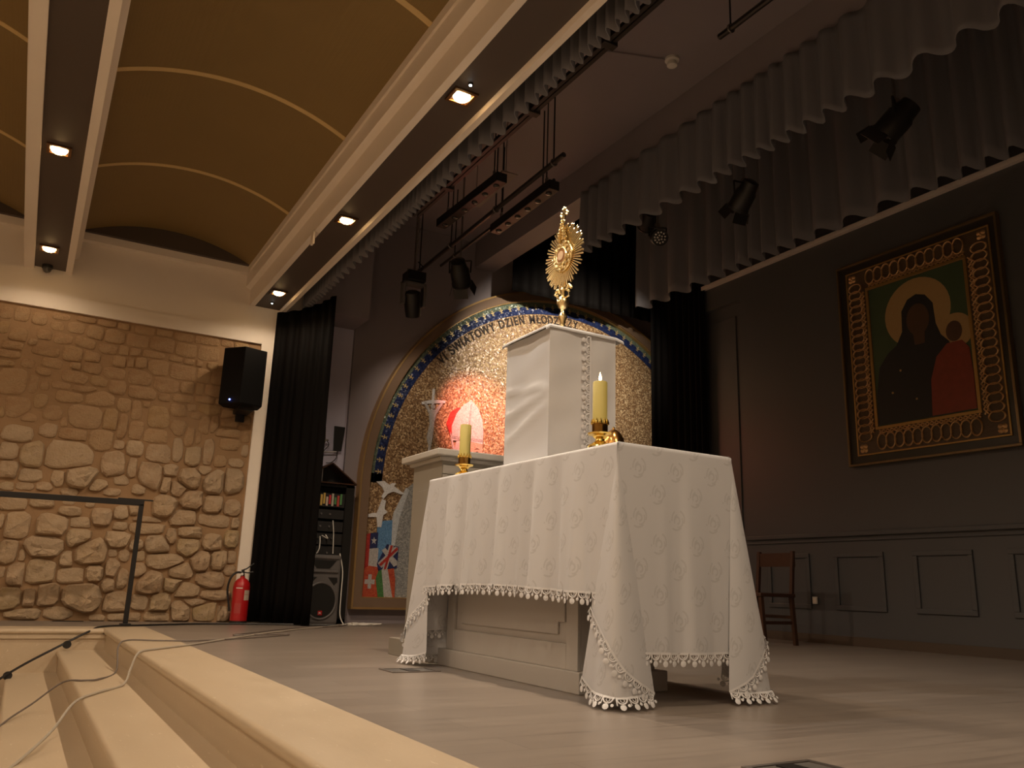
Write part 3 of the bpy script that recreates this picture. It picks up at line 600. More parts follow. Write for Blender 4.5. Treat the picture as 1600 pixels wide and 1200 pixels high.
def lace_along(hem, above):
    global LACE
    pts = [Vector(p) for p in hem]; ab = [Vector(p) for p in above]
    seg = [0]
    for i in range(1, len(pts)): seg.append(seg[-1] + (pts[i]-pts[i-1]).length)
    n = max(1, round(seg[-1]/.047)); sx = seg[-1]/n/.0372
    for k in range(n):
        s_ = (k+.5)*seg[-1]/n; i = max(j for j in range(len(seg)-1) if seg[j] <= s_)
        f = (s_-seg[i])/max(1e-9, seg[i+1]-seg[i]); p = pts[i].lerp(pts[i+1], f); a = ab[i].lerp(ab[i+1], f)
        T = (pts[i+1]-pts[i]).normalized(); U = (a-p); U = (U - T*U.dot(T)).normalized(); N = U.cross(T)
        if p.z - .053*U.z < .004:                       # what would reach under the floor lies on it
            tl = (p.z-.005)/.053; o = -N if True else N
            U2 = (Vector((0,0,1))*max(.05, tl) - Vector((N.x, N.y, 0)).normalized()*(-1)*math.sqrt(max(0, 1-tl*tl))).normalized() if tl < 1 else U
            U = (U2 - T*U2.dot(T)).normalized(); N = U.cross(T)
        rot = Matrix((T, N, U)).transposed()
        off = p - N*.003
        if LACE is None:
            LACE = obj('lace_motif', lace_motif(), M_LACE, CLOTH, origin=(0,0,0))
            LACE.matrix_basis = Matrix.Translation(off-WL[CLOTH.name]) @ rot.to_4x4() @ Matrix.Diagonal((sx, 1.3, 1.3, 1))
        else: share(LACE, 'lace_motif', CLOTH, off, rot, (sx, 1.3, 1.3))
for h, a in HEMS[:4]: lace_along(h, a)
for h, a in HEMS[4:]: lace_along(h, a)

# covered pedestal on the altar
def pedestal():
    x0, x1, y0, y1, za, zb = 2.105, 2.505, 3.30, 3.72, 1.036, 1.70
    root = thing('covered_pedestal', ((x0+x1)/2, (y0+y1)/2, za), 'square pedestal wrapped in white cloth on the altar, carrying the gold monstrance', 'pedestal')
    obj('core', MB().box(x0+.012, x1-.012, y0+.012, y1-.012, za, zb-.005), M_PLAIN, root)
    mb = MB(); per = []; n = 22
    cs = [(x0, y1), (x0, y0), (x1, y0), (x1, y1), (x0, y1)]
    for i in range(4):
        for k in range(n): per.append((i, k/n, cs[i][0]+(cs[i+1][0]-cs[i][0])*k/n, cs[i][1]+(cs[i+1][1]-cs[i][1])*k/n))
    per.append((0, 0, *cs[0]))
    nr = [(-1, 0), (0, -1), (1, 0), (0, 1)]
    rows = []; uvs = []
    for j in range(33):
        v = j/32; row = []
        for q, (i, s_, x, y) in enumerate(per):
            o = .003*math.sin(s_*9+v*4) + .002*math.sin(v*23+s_*5)
            if i == 0:                     # side that faces the hall: creased
                o += .012*math.exp(-((v-.40-.06*s_)/.02)**2) + .012*math.exp(-((v-.60+.10*s_)/.035)**2) + .014*math.exp(-((v-.80+.22*s_)/.05)**2) + .03*max(0, v-.8)*(1-s_) - .004
            z = zb - (zb-za)*v
            if s_ == 0:
                a, b = nr[i], nr[i-1]; px, py = x+(a[0]+b[0])*.002, y+(a[1]+b[1])*.002
            else: px, py = x+nr[i][0]*o, y+nr[i][1]*o
            row.append((px, py, z))
        rows.append(row)
    mb.grid(rows, True)
    c = obj('wrap', mb, M_PLAIN, root, sharp=60)
    # lace strip down the face towards the steps
    xs = 2.345
    for k in range(13):
        share(LACE, 'lace_strip', root, (xs, y0-.008, zb-.035-k*.05), Matrix(((0,0,1),(0,1,0),(-1,0,0))), (1.33, 1.6, 1.35))
    # cloth laid over the top with a short overhang
    t = MB(); ov = .03
    def zz(x, y): return .006*math.sin(x*17+y*9)
    X = [x0-ov, x0-.006, x0+.1, (x0+x1)/2, x1-.1, x1+.006, x1+ov+.02]; Y = [y0-.012, y0-.004, y0+.1, (y0+y1)/2, y1-.1, y1+.004, y1+.012]
    top = []; bot = []
    for y in Y:
        r1 = []; r2 = []
        for x in X:
            dr = .0
            if x in (X[0],): dr = .018
            if x in (X[-1],): dr = .012
            if y in (Y[0], Y[-1]): dr += .012
            r1.append((x, y, zb+.014-dr)); r2.append((x, y, zb+.006-dr))
        top.append(r1); bot.append(r2)
    t.grid(top, True, False); t.grid(bot, True, True)
    for a, b in ((0, False), (-1, True)):
        t.grid([top[a], bot[a]], True, not b)
        t.grid([[r[a] for r in top], [r[a] for r in bot]], True, b)
    obj('top_cloth', t, M_PLAIN, root, sharp=60)
pedestal()

# monstrance
def monstrance():
    c = Vector((2.31, 3.50, 0)); zc = 2.19
    root = thing('monstrance', (c.x, c.y, 1.715), 'gold sunburst monstrance with a cross on top standing on the white pedestal', 'monstrance')
    def L(prof, n=20): return MB().lathe(prof, (c.x, c.y, 0), n)
    obj('base', L([(.085,1.716),(.088,1.722),(.08,1.735),(.06,1.745),(.04,1.76),(.022,1.775)]), M_GOLD, root)
    obj('stem', L([(.016,1.77),(.012,1.80),(.015,1.82),(.026,1.845),(.012,1.87),(.012,1.885),(.022,1.895),(.032,1.915),(.034,1.93),(.026,1.95),(.012,1.96),(.012,1.985),(.018,1.995),(.010,2.01),(.014,2.04)]), M_GOLD, root)
    # two small trefoil crosses that branch off under the rays
    for s_ in (-1, 1):
        b = MB(); py = c.y + s_*.055; pz = 1.965
        b.tube([(c.x, c.y, 1.955), (c.x, c.y+s_*.03, 1.945), (c.x, py, 1.952), (c.x, py, 1.985)], .005, 6)
        for (dy, dz) in ((0, .045), (-.02, .025), (.02, .025), (0, .012), (-.012, .036), (.012, .036)):
            b.lathe([(.001,-.009),(.0075,-.005),(.009,0),(.0075,.005),(.001,.009)], (c.x, py+dy, pz+dz), 8)
        obj('side_cross', b, M_GOLD, root)
    n = 60
    for k in range(n):
        a = 2*PI*k/n; r1 = .180 if k % 3 else .158; r0 = .07; w0, w1 = .002, .0042
        d = Vector((0, math.sin(a), math.cos(a))); t = Vector((0, math.cos(a), -math.sin(a))); o = Vector((c.x+.004, c.y, zc))
        h = Vector((.003, 0, 0))
        vv = [o+d*r0-t*w0-h, o+d*r0+t*w0-h, o+d*r1+t*w1-h*2, o+d*r1-t*w1-h*2, o+d*r0-t*w0+h, o+d*r0+t*w0+h, o+d*r1+t*w1+h, o+d*r1-t*w1+h, o+d*(r1+.009)-h*.5]
        fs = [(0,1,2,3),(7,6,5,4),(1,0,4,5),(0,3,7,4),(2,1,5,6),(3,2,8),(2,6,8),(6,7,8),(7,3,8)]
        obj('ray', MB().add(vv, fs), M_GOLD, root)
    def torus(R, r, x, nn=28, m=8):
        return MB().tube([(x, c.y+R*math.sin(2*PI*k/nn), zc+R*math.cos(2*PI*k/nn)) for k in range(nn)], r, m, True)
    obj('disc', MB().lathe([(.001,-.006),(.078,-.006),(.084,0),(.078,.006),(.001,.006)], (c.x, c.y, zc), 32, (1,0,0)), M_GOLD, root)
    obj('ring', torus(.084, .006, c.x-.006), M_GOLD, root)
    obj('lunette', torus(.044, .008, c.x-.014), M_GOLD, root)
    obj('glass', MB().lathe([(.04,-.004),(.04,.004)], (c.x-.016, c.y, zc), 24, (1,0,0)), mat('amber_glass', (.30,.13,.05), .08, spec=.9), root)
    obj('wafer', MB().lathe([(.026,-.001),(.026,.001)], (c.x-.0215, c.y, zc), 20, (1,0,0)), mat('pale_wafer', (.55,.36,.2), .6), root)
    rr = random.Random(5)
    for k in range(20):                # chased flowers round the lunette
        a = 2*PI*k/20; R = .060 + .018*(k % 2); s_ = .012 + .004*rr.random()
        f = MB().lathe([(.001,-s_*.6),(s_*.8,-s_*.3),(s_,0),(s_*.6,s_*.4),(.001,s_*.5)], (c.x-.012, c.y+R*math.sin(a), zc+R*math.cos(a)), 7, (-1,0,0))
        obj('flower', f, M_GOLD, root)
    k_ = MB(); 
    for i in range(7):                 # ornament that climbs to the cross
        z = zc+.10+i*.018; s_ = .02-.0018*i
        for s2 in (-1, 1): k_.lathe([(.001,-s_*.7),(s_*.7,-s_*.4),(s_*.8,0),(s_*.5,s_*.5),(.001,s_*.7)], (c.x-.014, c.y+s2*(.026-.0036*i), z), 7)
    obj('crest', k_, M_GOLD, root)
    x = MB(); zb = zc+.205
    x.box(c.x-.005, c.x+.005, c.y-.006, c.y+.006, zb, zb+.078).box(c.x-.005, c.x+.005, c.y-.03, c.y+.03, zb+.04, zb+.052)
    for (dy, dz) in ((-.032,.046),(.032,.046),(0,.083),(-.024,.056),(.024,.056),(-.024,.036),(.024,.036),(0,.005),(-.01,.075),(.01,.075)):
        x.lathe([(.001,-.008),(.007,-.004),(.008,0),(.007,.004),(.001,.008)], (c.x, c.y+dy, zb+dz), 8)
    obj('cross', x, M_GOLD, root)
monstrance()

def candle(x, y, zb, lit, label):
    root = thing('candle_holder', (x, y, zb), label, 'candle', 'candles on the altar')
    def L(p, n=20): return MB().lathe([(r, zb+h) for r, h in p], (x, y, 0), n)
    foot = MB()
    for k in range(4):
        a = PI/4+k*PI/2; foot.lathe([(.002,0),(.012,.003),(.013,.009),(.008,.017),(.002,.02)], (x+.045*math.cos(a), y+.045*math.sin(a), zb), 8)
    obj('foot', foot, M_BRASS, root)
    obj('base', L([(.05,.010),(.052,.016),(.044,.022),(.03,.03),(.022,.036),(.02,.046),(.03,.054),(.033,.06)]), M_BRASS, root)
    obj('dish', L([(.03,.058),(.052,.064),(.055,.070),(.05,.069),(.03,.066)], 24), M_BRASS, root)
    cup = L([(.0345,.066),(.0348,.11),(.036,.113),(.0335,.113)], 24)
    obj('cup', cup, mat('dark_brass', (.30,.16,.04), .2, metal=1), root)
    b = MB()
    for k in range(12):
        a = 2*PI*k/12; b.lathe([(.001,0),(.006,.002),(.007,.010),(.004,.018),(.001,.026)], (x+.0345*math.cos(a), y+.0345*math.sin(a), zb+.108), 6)
    obj('crown', b, M_BRASS, root)
    obj('wax', L([(.0322,.068),(.0322,.298),(.030,.302),(.026,.300),(.004,.299)], 24), M_WAX, root)
    obj('wick', MB().tube([(x, y, zb+.298), (x+.001, y, zb+.312)], .0012, 5), M_BLACK, root)
    if lit:
        obj('flame', L([(.001,.306),(.005,.311),(.0066,.318),(.005,.328),(.002,.340),(.0005,.347)], 10), M_FLAME, root)
    return root
candle(2.105, 4.18, 1.034, False, 'unlit cream pillar candle on a brass stick beside the lectern')
candle(2.105, 2.88, 1.028, True, 'burning cream pillar candle on a brass stick at the near altar corner')
def bell():
    p = (2.285, 3.02, 1.03); root = thing('altar_bell', p, 'small domed gold bell behind the burning candle', 'bell')
    obj('dome', MB().lathe([(.05,.0),(.053,.01),(.054,.05),(.047,.085),(.032,.112),(.014,.127),(.004,.13)], p, 20), mat('copper_gold', (.80,.42,.13), .22, metal=1), root)
    obj('knob', MB().lathe([(.004,.128),(.007,.132),(.007,.138),(.003,.142)], p, 12), M_GOLD, root)
bell()

# lectern behind the altar
def lectern():
    root = thing('lectern', (2.38, 4.83, 0), 'taupe wooden lectern with a pale flat top standing beyond the altar', 'lectern')
    M_LECT = mat('dark_taupe_wood', (.27,.245,.205), .5, vary=.04, scale=4)
    obj('plinth', MB().box(2.12, 2.66, 4.55, 5.17, 0, .105), M_LECT, root, bevel=.004)
    obj('body', MB().box(2.165, 2.61, 4.60, 5.03, .105, 1.185), M_LECT, root)
    obj('panel', MB().prism(notched(4.66, 4.97, .2, 1.02), lambda a, b, h: (h, a, b), 2.153, 2.166), M_LECT, root, bevel=.003)
    for z in (1.04, 1.10, 1.16):
        obj('board', MB().box(2.17, 2.60, 4.592, 4.60, z-.055, z), M_TAUPELT, root, bevel=.003)
    obj('moulding', MB().box(2.14, 2.635, 4.575, 5.055, 1.185, 1.21), M_TAUPELT, root, bevel=.006)
    obj('top', MB().box(2.10, 2.68, 4.53, 5.10, 1.21, 1.25), M_TAUPELT, root, bevel=.006)
lectern()

# ================================================================== ARCHED MOSAIC
MX, MZ, MR = 6.10, 1.59, 2.85
def arch(d, z0=None, n=64):
    """outline of the arch, inset by d; closed polygon in (x, z)."""
    r = MR-d; zb = (.155 + d) if z0 is None else z0
    return [(MX-r, zb)] + [(MX + r*math.cos(PI - PI*k/n), MZ + r*math.sin(PI*k/n)) for k in range(n+1)] + [(MX+r, zb)]
def arch_band(d0, d1, ya, yb, z0=None):
    """solid band between two insets, all round (z0 None) or from the springing only."""
    mb = MB(); A, B = arch(d0, z0), arch(d1, z0); n = len(A); cl = z0 is None
    for i in range(n if cl else n-1):
        j = (i+1) % n
        a0, a1, b0, b1 = A[i], A[j], B[i], B[j]
        mb.add([(a0[0],yb,a0[1]),(a1[0],yb,a1[1]),(b1[0],yb,b1[1]),(b0[0],yb,b0[1])], [(0,1,2,3)], False)
        mb.add([(a0[0],ya,a0[1]),(a1[0],ya,a1[1]),(a1[0],yb,a1[1]),(a0[0],yb,a0[1])], [(0,1,2,3)], True)
        mb.add([(b0[0],yb,b0[1]),(b1[0],yb,b1[1]),(b1[0],ya,b1[1]),(b0[0],ya,b0[1])], [(0,1,2,3)], True)
    return mb
def tess(name, cols, scale=52.0, metal=.12, rough=.32, glint=.55):
    m = mat(name, cols[0], rough, metal=metal)
    g = NB(m); b = g.n['Principled BSDF']; tc = g.node('ShaderNodeTexCoord').outputs['Object']
    v = g.node('ShaderNodeTexVoronoi', i_Vector=tc, i_Scale=scale)
    wn = g.node('ShaderNodeSeparateColor', i_0=v.outputs['Color'])
    n = len(cols)
    c = g.ramp(wn.outputs[0], [(i/(n-1), cols[i]) for i in range(n)])
    ed = g.node('ShaderNodeTexVoronoi', feature='DISTANCE_TO_EDGE', i_Vector=tc, i_Scale=scale).outputs['Distance']
    gr = g.m('LESS_THAN', ed, .05)
    g.l.new(g.mix(g.m('MULTIPLY', gr, .6), c, tuple(x*.3 for x in cols[0])), b.inputs['Base Color'])
    ge = g.node('ShaderNodeNewGeometry').outputs['Normal']
    jit = g.vm('MULTIPLY', g.vm('SUBTRACT', v.outputs['Color'], (.5,.5,.5)), (glint, glint, glint))
    g.l.new(g.vm('NORMALIZE', g.vm('ADD', ge, jit)), b.inputs['Normal'])
    return m
T_GOLD = tess('gold_tesserae', [(.15,.08,.04), (.26,.15,.075), (.40,.25,.125), (.80,.60,.36), (.20,.105,.05)], 60, glint=.42)
T_BLUE = tess('blue_tesserae', [(.012,.018,.07), (.03,.05,.16), (.02,.03,.10)], metal=.1)
T_TEAL = tess('teal_tesserae', [(.11,.15,.11), (.20,.25,.18), (.15,.19,.15)], metal=.1)
T_WHITE = tess('white_tesserae', [(.50,.47,.46), (.60,.58,.57), (.44,.42,.41)], 70, metal=0, rough=.5, glint=.2)
T_DOVE = tess('bright_white_tesserae', [(.80,.80,.82), (.88,.88,.90), (.74,.74,.76)], 70, metal=0, rough=.5, glint=.15)
T_GREY = tess('grey_tesserae', [(.24,.25,.25), (.36,.37,.37), (.46,.46,.45)], 60, metal=0, rough=.5, glint=.2)
T_RED = tess('red_tesserae', [(.36,.02,.02), (.50,.05,.03), (.42,.03,.03)], 60, metal=0, rough=.5, glint=.2)
T_ORANGE = tess('orange_red_tesserae', [(.50,.07,.03), (.58,.12,.05), (.45,.05,.03)], 60, metal=0, rough=.5, glint=.2)
T_NAVY = tess('navy_tesserae', [(.015,.02,.09), (.03,.04,.14), (.02,.03,.1)], 60, metal=0, rough=.5, glint=.2)
T_SKY = tess('sky_blue_tesserae', [(.10,.25,.50), (.16,.34,.60), (.12,.28,.5)], 60, metal=0, rough=.5, glint=.2)
T_GREEN = tess('green_tesserae', [(.05,.17,.05), (.09,.24,.07), (.06,.18,.05)], 60, metal=0, rough=.5, glint=.2)
T_SKIN = tess('skin_tesserae', [(.52,.32,.22), (.60,.39,.28), (.48,.28,.2)], 80, metal=0, rough=.5, glint=.2)
T_DARK = tess('dark_tesserae', [(.04,.025,.015), (.08,.05,.03), (.05,.03,.02)], 60, metal=.1)
MOS = thing('mosaic', (6.10, 9.2, .155), 'large arched gold mosaic with flags, doves and a mitred figure', 'mosaic')
obj('frame', arch_band(.012, .125, 9.21, 9.10), mat('brown_gilt_frame', (.27,.18,.12), .35, metal=.25), MOS, sharp=40)
obj('outer_bead', arch_band(0, .022, 9.21, 9.085), mat('arch_gold', (.62,.40,.17), .35, metal=.7), MOS, sharp=40)
obj('inner_bead', arch_band(.088, .135, 9.21, 9.12), mat('arch_gold', (.62,.40,.17), .35, metal=.7), MOS, sharp=40)
obj('gold_field', MB().prism(arch(.13), lambda a, b, h: (a, h, b), 9.195, 9.185), T_GOLD, MOS)
obj('teal_border', arch_band(.135, .195, 9.19, 9.180, 1.70), T_TEAL, MOS)
obj('blue_border', arch_band(.195, .30, 9.19, 9.178, 1.70), T_BLUE, MOS)
def fz(poly): return [(a, .285 + (b_-.285)*1.27) for a, b_ in poly]
def flat(name, poly, m, d=9.178, parent=None):
    if name.startswith('flag'): poly = fz(poly)
    return obj(name, MB().prism(poly, lambda a, b, h: (a, h, b), 9.187, d), m, parent or MOS)
# fleurons in the blue border
def fleuron():
    mb = MB(); P = lambda a, b, h: (a, h, b)
    mb.prism([(-.007,-.032),(.007,-.032),(.005,.03),(-.005,.03)], P, 0, -.003)
    for s_ in (-1, 1):
        mb.prism([(0,-.014),(s_*.026,-.002),(s_*.030,.012),(s_*.018,.008),(0,.002)], P, 0, -.003)
    mb.prism([(0,.044),(-.012,.024),(0,.012),(.012,.024)], P, 0, -.003)
    mb.prism([(-.02,-.034),(.02,-.034),(.02,-.026),(-.02,-.026)], P, 0, -.003)
    return mb
fl = None
for k in range(58):
    a = PI*(k+.5)/58; R = MR-.243
    p = (MX + R*math.cos(PI-a), 9.1775, MZ + .06 + R*math.sin(a)*.993)
    rot = Matrix.Rotation(-(PI/2-a), 3, 'Y')
    if fl is None:
        fl = obj('fleuron', fleuron(), mat('pale_gold_inlay', (.62,.48,.24), .4, metal=.4), MOS, origin=(0,0,0)); fl.matrix_basis = Matrix.Translation(Vector(p)-WL[MOS.name]) @ rot.to_4x4()
    else: share(fl, 'fleuron', MOS, p, rot)
# lettering on the arc
def glyph(ch, size, m):
    cu = bpy.data.curves.new('t', 'FONT'); cu.body = ch; cu.size = size; cu.align_x = 'CENTER'; cu.extrude = .002; cu.offset = size*.022; cu.resolution_u = 3
    t = bpy.data.objects.new('t', cu); COL.objects.link(t)
    me = bpy.data.meshes.new_from_object(t.evaluated_get(bpy.context.evaluated_depsgraph_get()))
    bpy.data.objects.remove(t); bpy.data.curves.remove(cu)
    return me
M_LET = mat('dark_letter_tesserae', (.02,.011,.008), .7)
def text_arc(txt, a_mid_deg, R, size):
    adv = {'I': .36, ' ': .48, 'M': 1.05, 'W': 1.12, 'Ł': .66, 'E': .72, 'Ś': .74, 'Ż': .78, 'Z': .78}
    wd = [adv.get(c, .84)*size*.74 for c in txt]; tot = sum(wd); pos = -tot/2
    for c, w_ in zip(txt, wd):
        th = math.radians(a_mid_deg) - (pos + w_/2)/R; pos += w_
        if c == ' ': continue
        me = glyph(c, size, M_LET); me.materials.append(M_LET)
        o = bpy.data.objects.new('letter', me); COL.objects.link(o); o.parent = MOS
        # text lies in x-y of its own frame; stand it up on the wall facing -y, then turn along the arc
        M = Matrix.Translation(Vector((MX + R*math.cos(th), 9.179, MZ + R*math.sin(th))) - WL[MOS.name]) @ Matrix.Rotation(-(PI/2 - th) if False else (PI/2 - th), 4, 'Y') @ Matrix.Rotation(PI/2, 4, 'X') @ Matrix.Diagonal((.8, 1, 1, 1))
        o.matrix_basis = M; WL[o.name] = Vector((0,0,0))
text_arc('VI ŚWIATOWY DZIEŃ MŁODZIEŻY', 112.5, 2.42, .16)
# staff with crucifix
b = MB(); P = lambda a, b_, h: (a, h, b_)
b.prism([(4.105,1.25),(4.135,1.25),(4.165,2.82),(4.135,2.82)], P, 9.187, 9.172)
b.prism([(4.0,2.60),(4.10,2.625),(4.22,2.645),(4.315,2.66),(4.315,2.69),(4.2,2.685),(4.09,2.665),(3.995,2.63)], P, 9.187, 9.171)
obj('staff', b, T_DOVE, MOS)
b = MB()
b.prism([(4.02,2.63),(4.10,2.50),(4.12,2.38),(4.09,2.20),(4.14,2.02),(4.165,2.20),(4.18,2.40),(4.20,2.50),(4.29,2.66),(4.26,2.66),(4.19,2.56),(4.11,2.55),(4.05,2.64)], P, 9.187, 9.168)
b.lathe([(.001,-.012),(.03,-.008),(.033,0),(.001,.004)], (4.15, 9.172, 2.59), 10, (0,1,0))
obj('staff_figure', b, T_WHITE, MOS)
# mitred figure
obj('robe', MB().prism([(3.66,.285),(3.70,.8),(3.74,1.2),(3.84,1.52),(4.05,1.72),(4.40,1.86),(4.95,1.88),(5.35,1.70),(5.6,1.2),(5.7,.285)], P, 9.187, 9.176), T_GREY, MOS)
obj('robe_edge', MB().prism([(3.655,.285),(3.66,.8),(3.72,1.25),(3.86,1.56),(3.90,1.54),(3.80,1.2),(3.75,.8),(3.72,.285)], P, 9.187, 9.172), tess('pale_blue_grey_tesserae', [(.52,.56,.60), (.66,.70,.73), (.58,.61,.65)], 60, metal=0, rough=.5, glint=.2), MOS)
face = obj('face', MB().prism([(4.55,2.22),(4.53,2.02),(4.57,1.88),(4.66,1.80),(4.76,1.80),(4.83,1.88),(4.87,2.02),(4.86,2.22)], P, 9.187, 9.170), T_SKIN, MOS)
for x in (4.66, 4.79):
    obj('eye', MB().prism([(x-.03,2.085),(x,2.10),(x+.03,2.085),(x,2.075)], P, 9.187, 9.167), T_DARK, face)
    obj('brow', MB().prism([(x-.04,2.12),(x,2.14),(x+.04,2.125),(x,2.128)], P, 9.187, 9.167), T_DARK, face)
obj('mouth', MB().prism([(4.68,1.915),(4.73,1.925),(4.78,1.915),(4.73,1.905)], P, 9.187, 9.167), T_RED, face)
obj('nose', MB().prism([(4.72,2.08),(4.755,2.0),(4.71,1.985)], P, 9.187, 9.165), T_SKIN, face)
obj('hair', MB().prism([(4.50,2.21),(4.47,2.08),(4.53,2.0),(4.56,2.22)], P, 9.187, 9.168), T_WHITE, MOS)
obj('mitre_lining', MB().prism([(4.345,2.40),(4.40,2.56),(4.50,2.63),(4.57,2.62),(4.44,2.36),(4.41,2.25)], P, 9.187, 9.174), T_RED, MOS)
mit = obj('mitre', MB().prism([(4.43,2.20),(4.42,2.38),(4.48,2.55),(4.58,2.68),(4.68,2.745),(4.78,2.66),(4.85,2.50),(4.87,2.36),(4.865,2.20),(4.65,2.215)], P, 9.187, 9.168), T_WHITE, MOS)
obj('mitre_band', MB().prism([(4.43,2.225),(4.865,2.225),(4.866,2.26),(4.43,2.26)], P, 9.187, 9.165), T_GREY, mit)
obj('mitre_stripe', MB().prism([(4.635,2.26),(4.665,2.26),(4.69,2.70),(4.67,2.70)], P, 9.187, 9.165), T_GREY, mit)
obj('lappet', MB().prism([(4.40,2.30),(4.43,2.24),(4.55,1.86),(4.50,1.84)], P, 9.187, 9.166), T_WHITE, mit)
# two doves
def dove(name_pts):
    obj('dove', MB().prism(name_pts, P, 9.187, 9.164), T_DOVE, MOS)
dove([(3.475,1.60),(3.57,1.615),(3.64,1.575),(3.68,1.60),(3.725,1.60),(3.70,1.565),(3.84,1.485),(3.80,1.475),(3.70,1.50),(3.63,1.47),(3.575,1.40),(3.555,1.43),(3.585,1.49),(3.55,1.545)])
dove([(a, 1.40 + (b_-1.42)*.66) for a, b_ in [(3.565,1.42),(3.61,1.40),(3.60,1.25),(3.64,1.20),(3.59,1.14),(3.575,.93),(3.53,.93),(3.51,1.10),(3.40,1.09),(3.385,1.13),(3.47,1.17),(3.51,1.17)]])
# flags
def flag(pieces):
    for poly, m in pieces: flat('flag', poly, m, 9.170 - .0008*rnd.random())
flag([([(3.53,.96),(3.71,.98),(3.72,.55),(3.54,.55)], T_SKY), ([(3.585,.965),(3.645,.972),(3.66,.6),(3.60,.6)], T_WHITE)])
flat('flag', [(3.385,.83),(3.45,.85),(3.45,.45),(3.40,.45)], T_RED, 9.168)
flat('flag', [(3.45,.85),(3.545,.86),(3.545,.72),(3.45,.71)], T_NAVY, 9.168); flat('flag', [(3.45,.71),(3.56,.72),(3.56,.45),(3.45,.45)], T_WHITE, 9.168)
st5 = [(3.497 + (.036 if k % 2 == 0 else .015)*math.sin(PI*k/5), .783 + (.036 if k % 2 == 0 else .015)*math.cos(PI*k/5)) for k in range(10)]
flat('flag_star', st5, T_WHITE, 9.165)
uj = flat('flag', [(3.55,.58),(3.59,.50),(3.80,.55),(3.81,.74),(3.66,.76)], T_NAVY, 9.166)
for poly, m, d in (([(3.56,.585),(3.61,.545),(3.80,.70),(3.80,.735),(3.76,.74)], T_WHITE, 9.164), ([(3.69,.755),(3.745,.745),(3.675,.52),(3.615,.505)], T_WHITE, 9.163), ([(3.60,.70),(3.64,.725),(3.80,.61),(3.80,.575),(3.76,.56)], T_WHITE, 9.162),
                   ([(3.575,.575),(3.60,.56),(3.80,.715),(3.785,.737)], T_RED, 9.160), ([(3.705,.75),(3.732,.747),(3.66,.518),(3.63,.51)], T_RED, 9.159)):
    obj('flag_stripe', MB().prism(fz(poly), P, 9.187, d), m, uj)
sw = flat('flag', [(3.385,.285),(3.385,.52),(3.46,.56),(3.56,.55),(3.58,.45),(3.60,.285)], T_ORANGE, 9.158)
obj('flag_cross', MB().prism(fz([(3.415,.40),(3.455,.40),(3.455,.36),(3.495,.36),(3.495,.40),(3.535,.40),(3.535,.44),(3.495,.44),(3.495,.485),(3.455,.485),(3.455,.44),(3.415,.44)]), P, 9.187, 9.155), T_WHITE, sw)
flat('flag', [(3.545,.45),(3.57,.51),(3.61,.53),(3.66,.285),(3.585,.285)], T_GREEN, 9.156)
flat('flag', [(3.61,.53),(3.685,.535),(3.765,.285),(3.66,.285)], T_WHITE, 9.156)
flat('flag', [(3.685,.535),(3.76,.545),(3.785,.45),(3.79,.285),(3.765,.285)], T_ORANGE, 9.156)

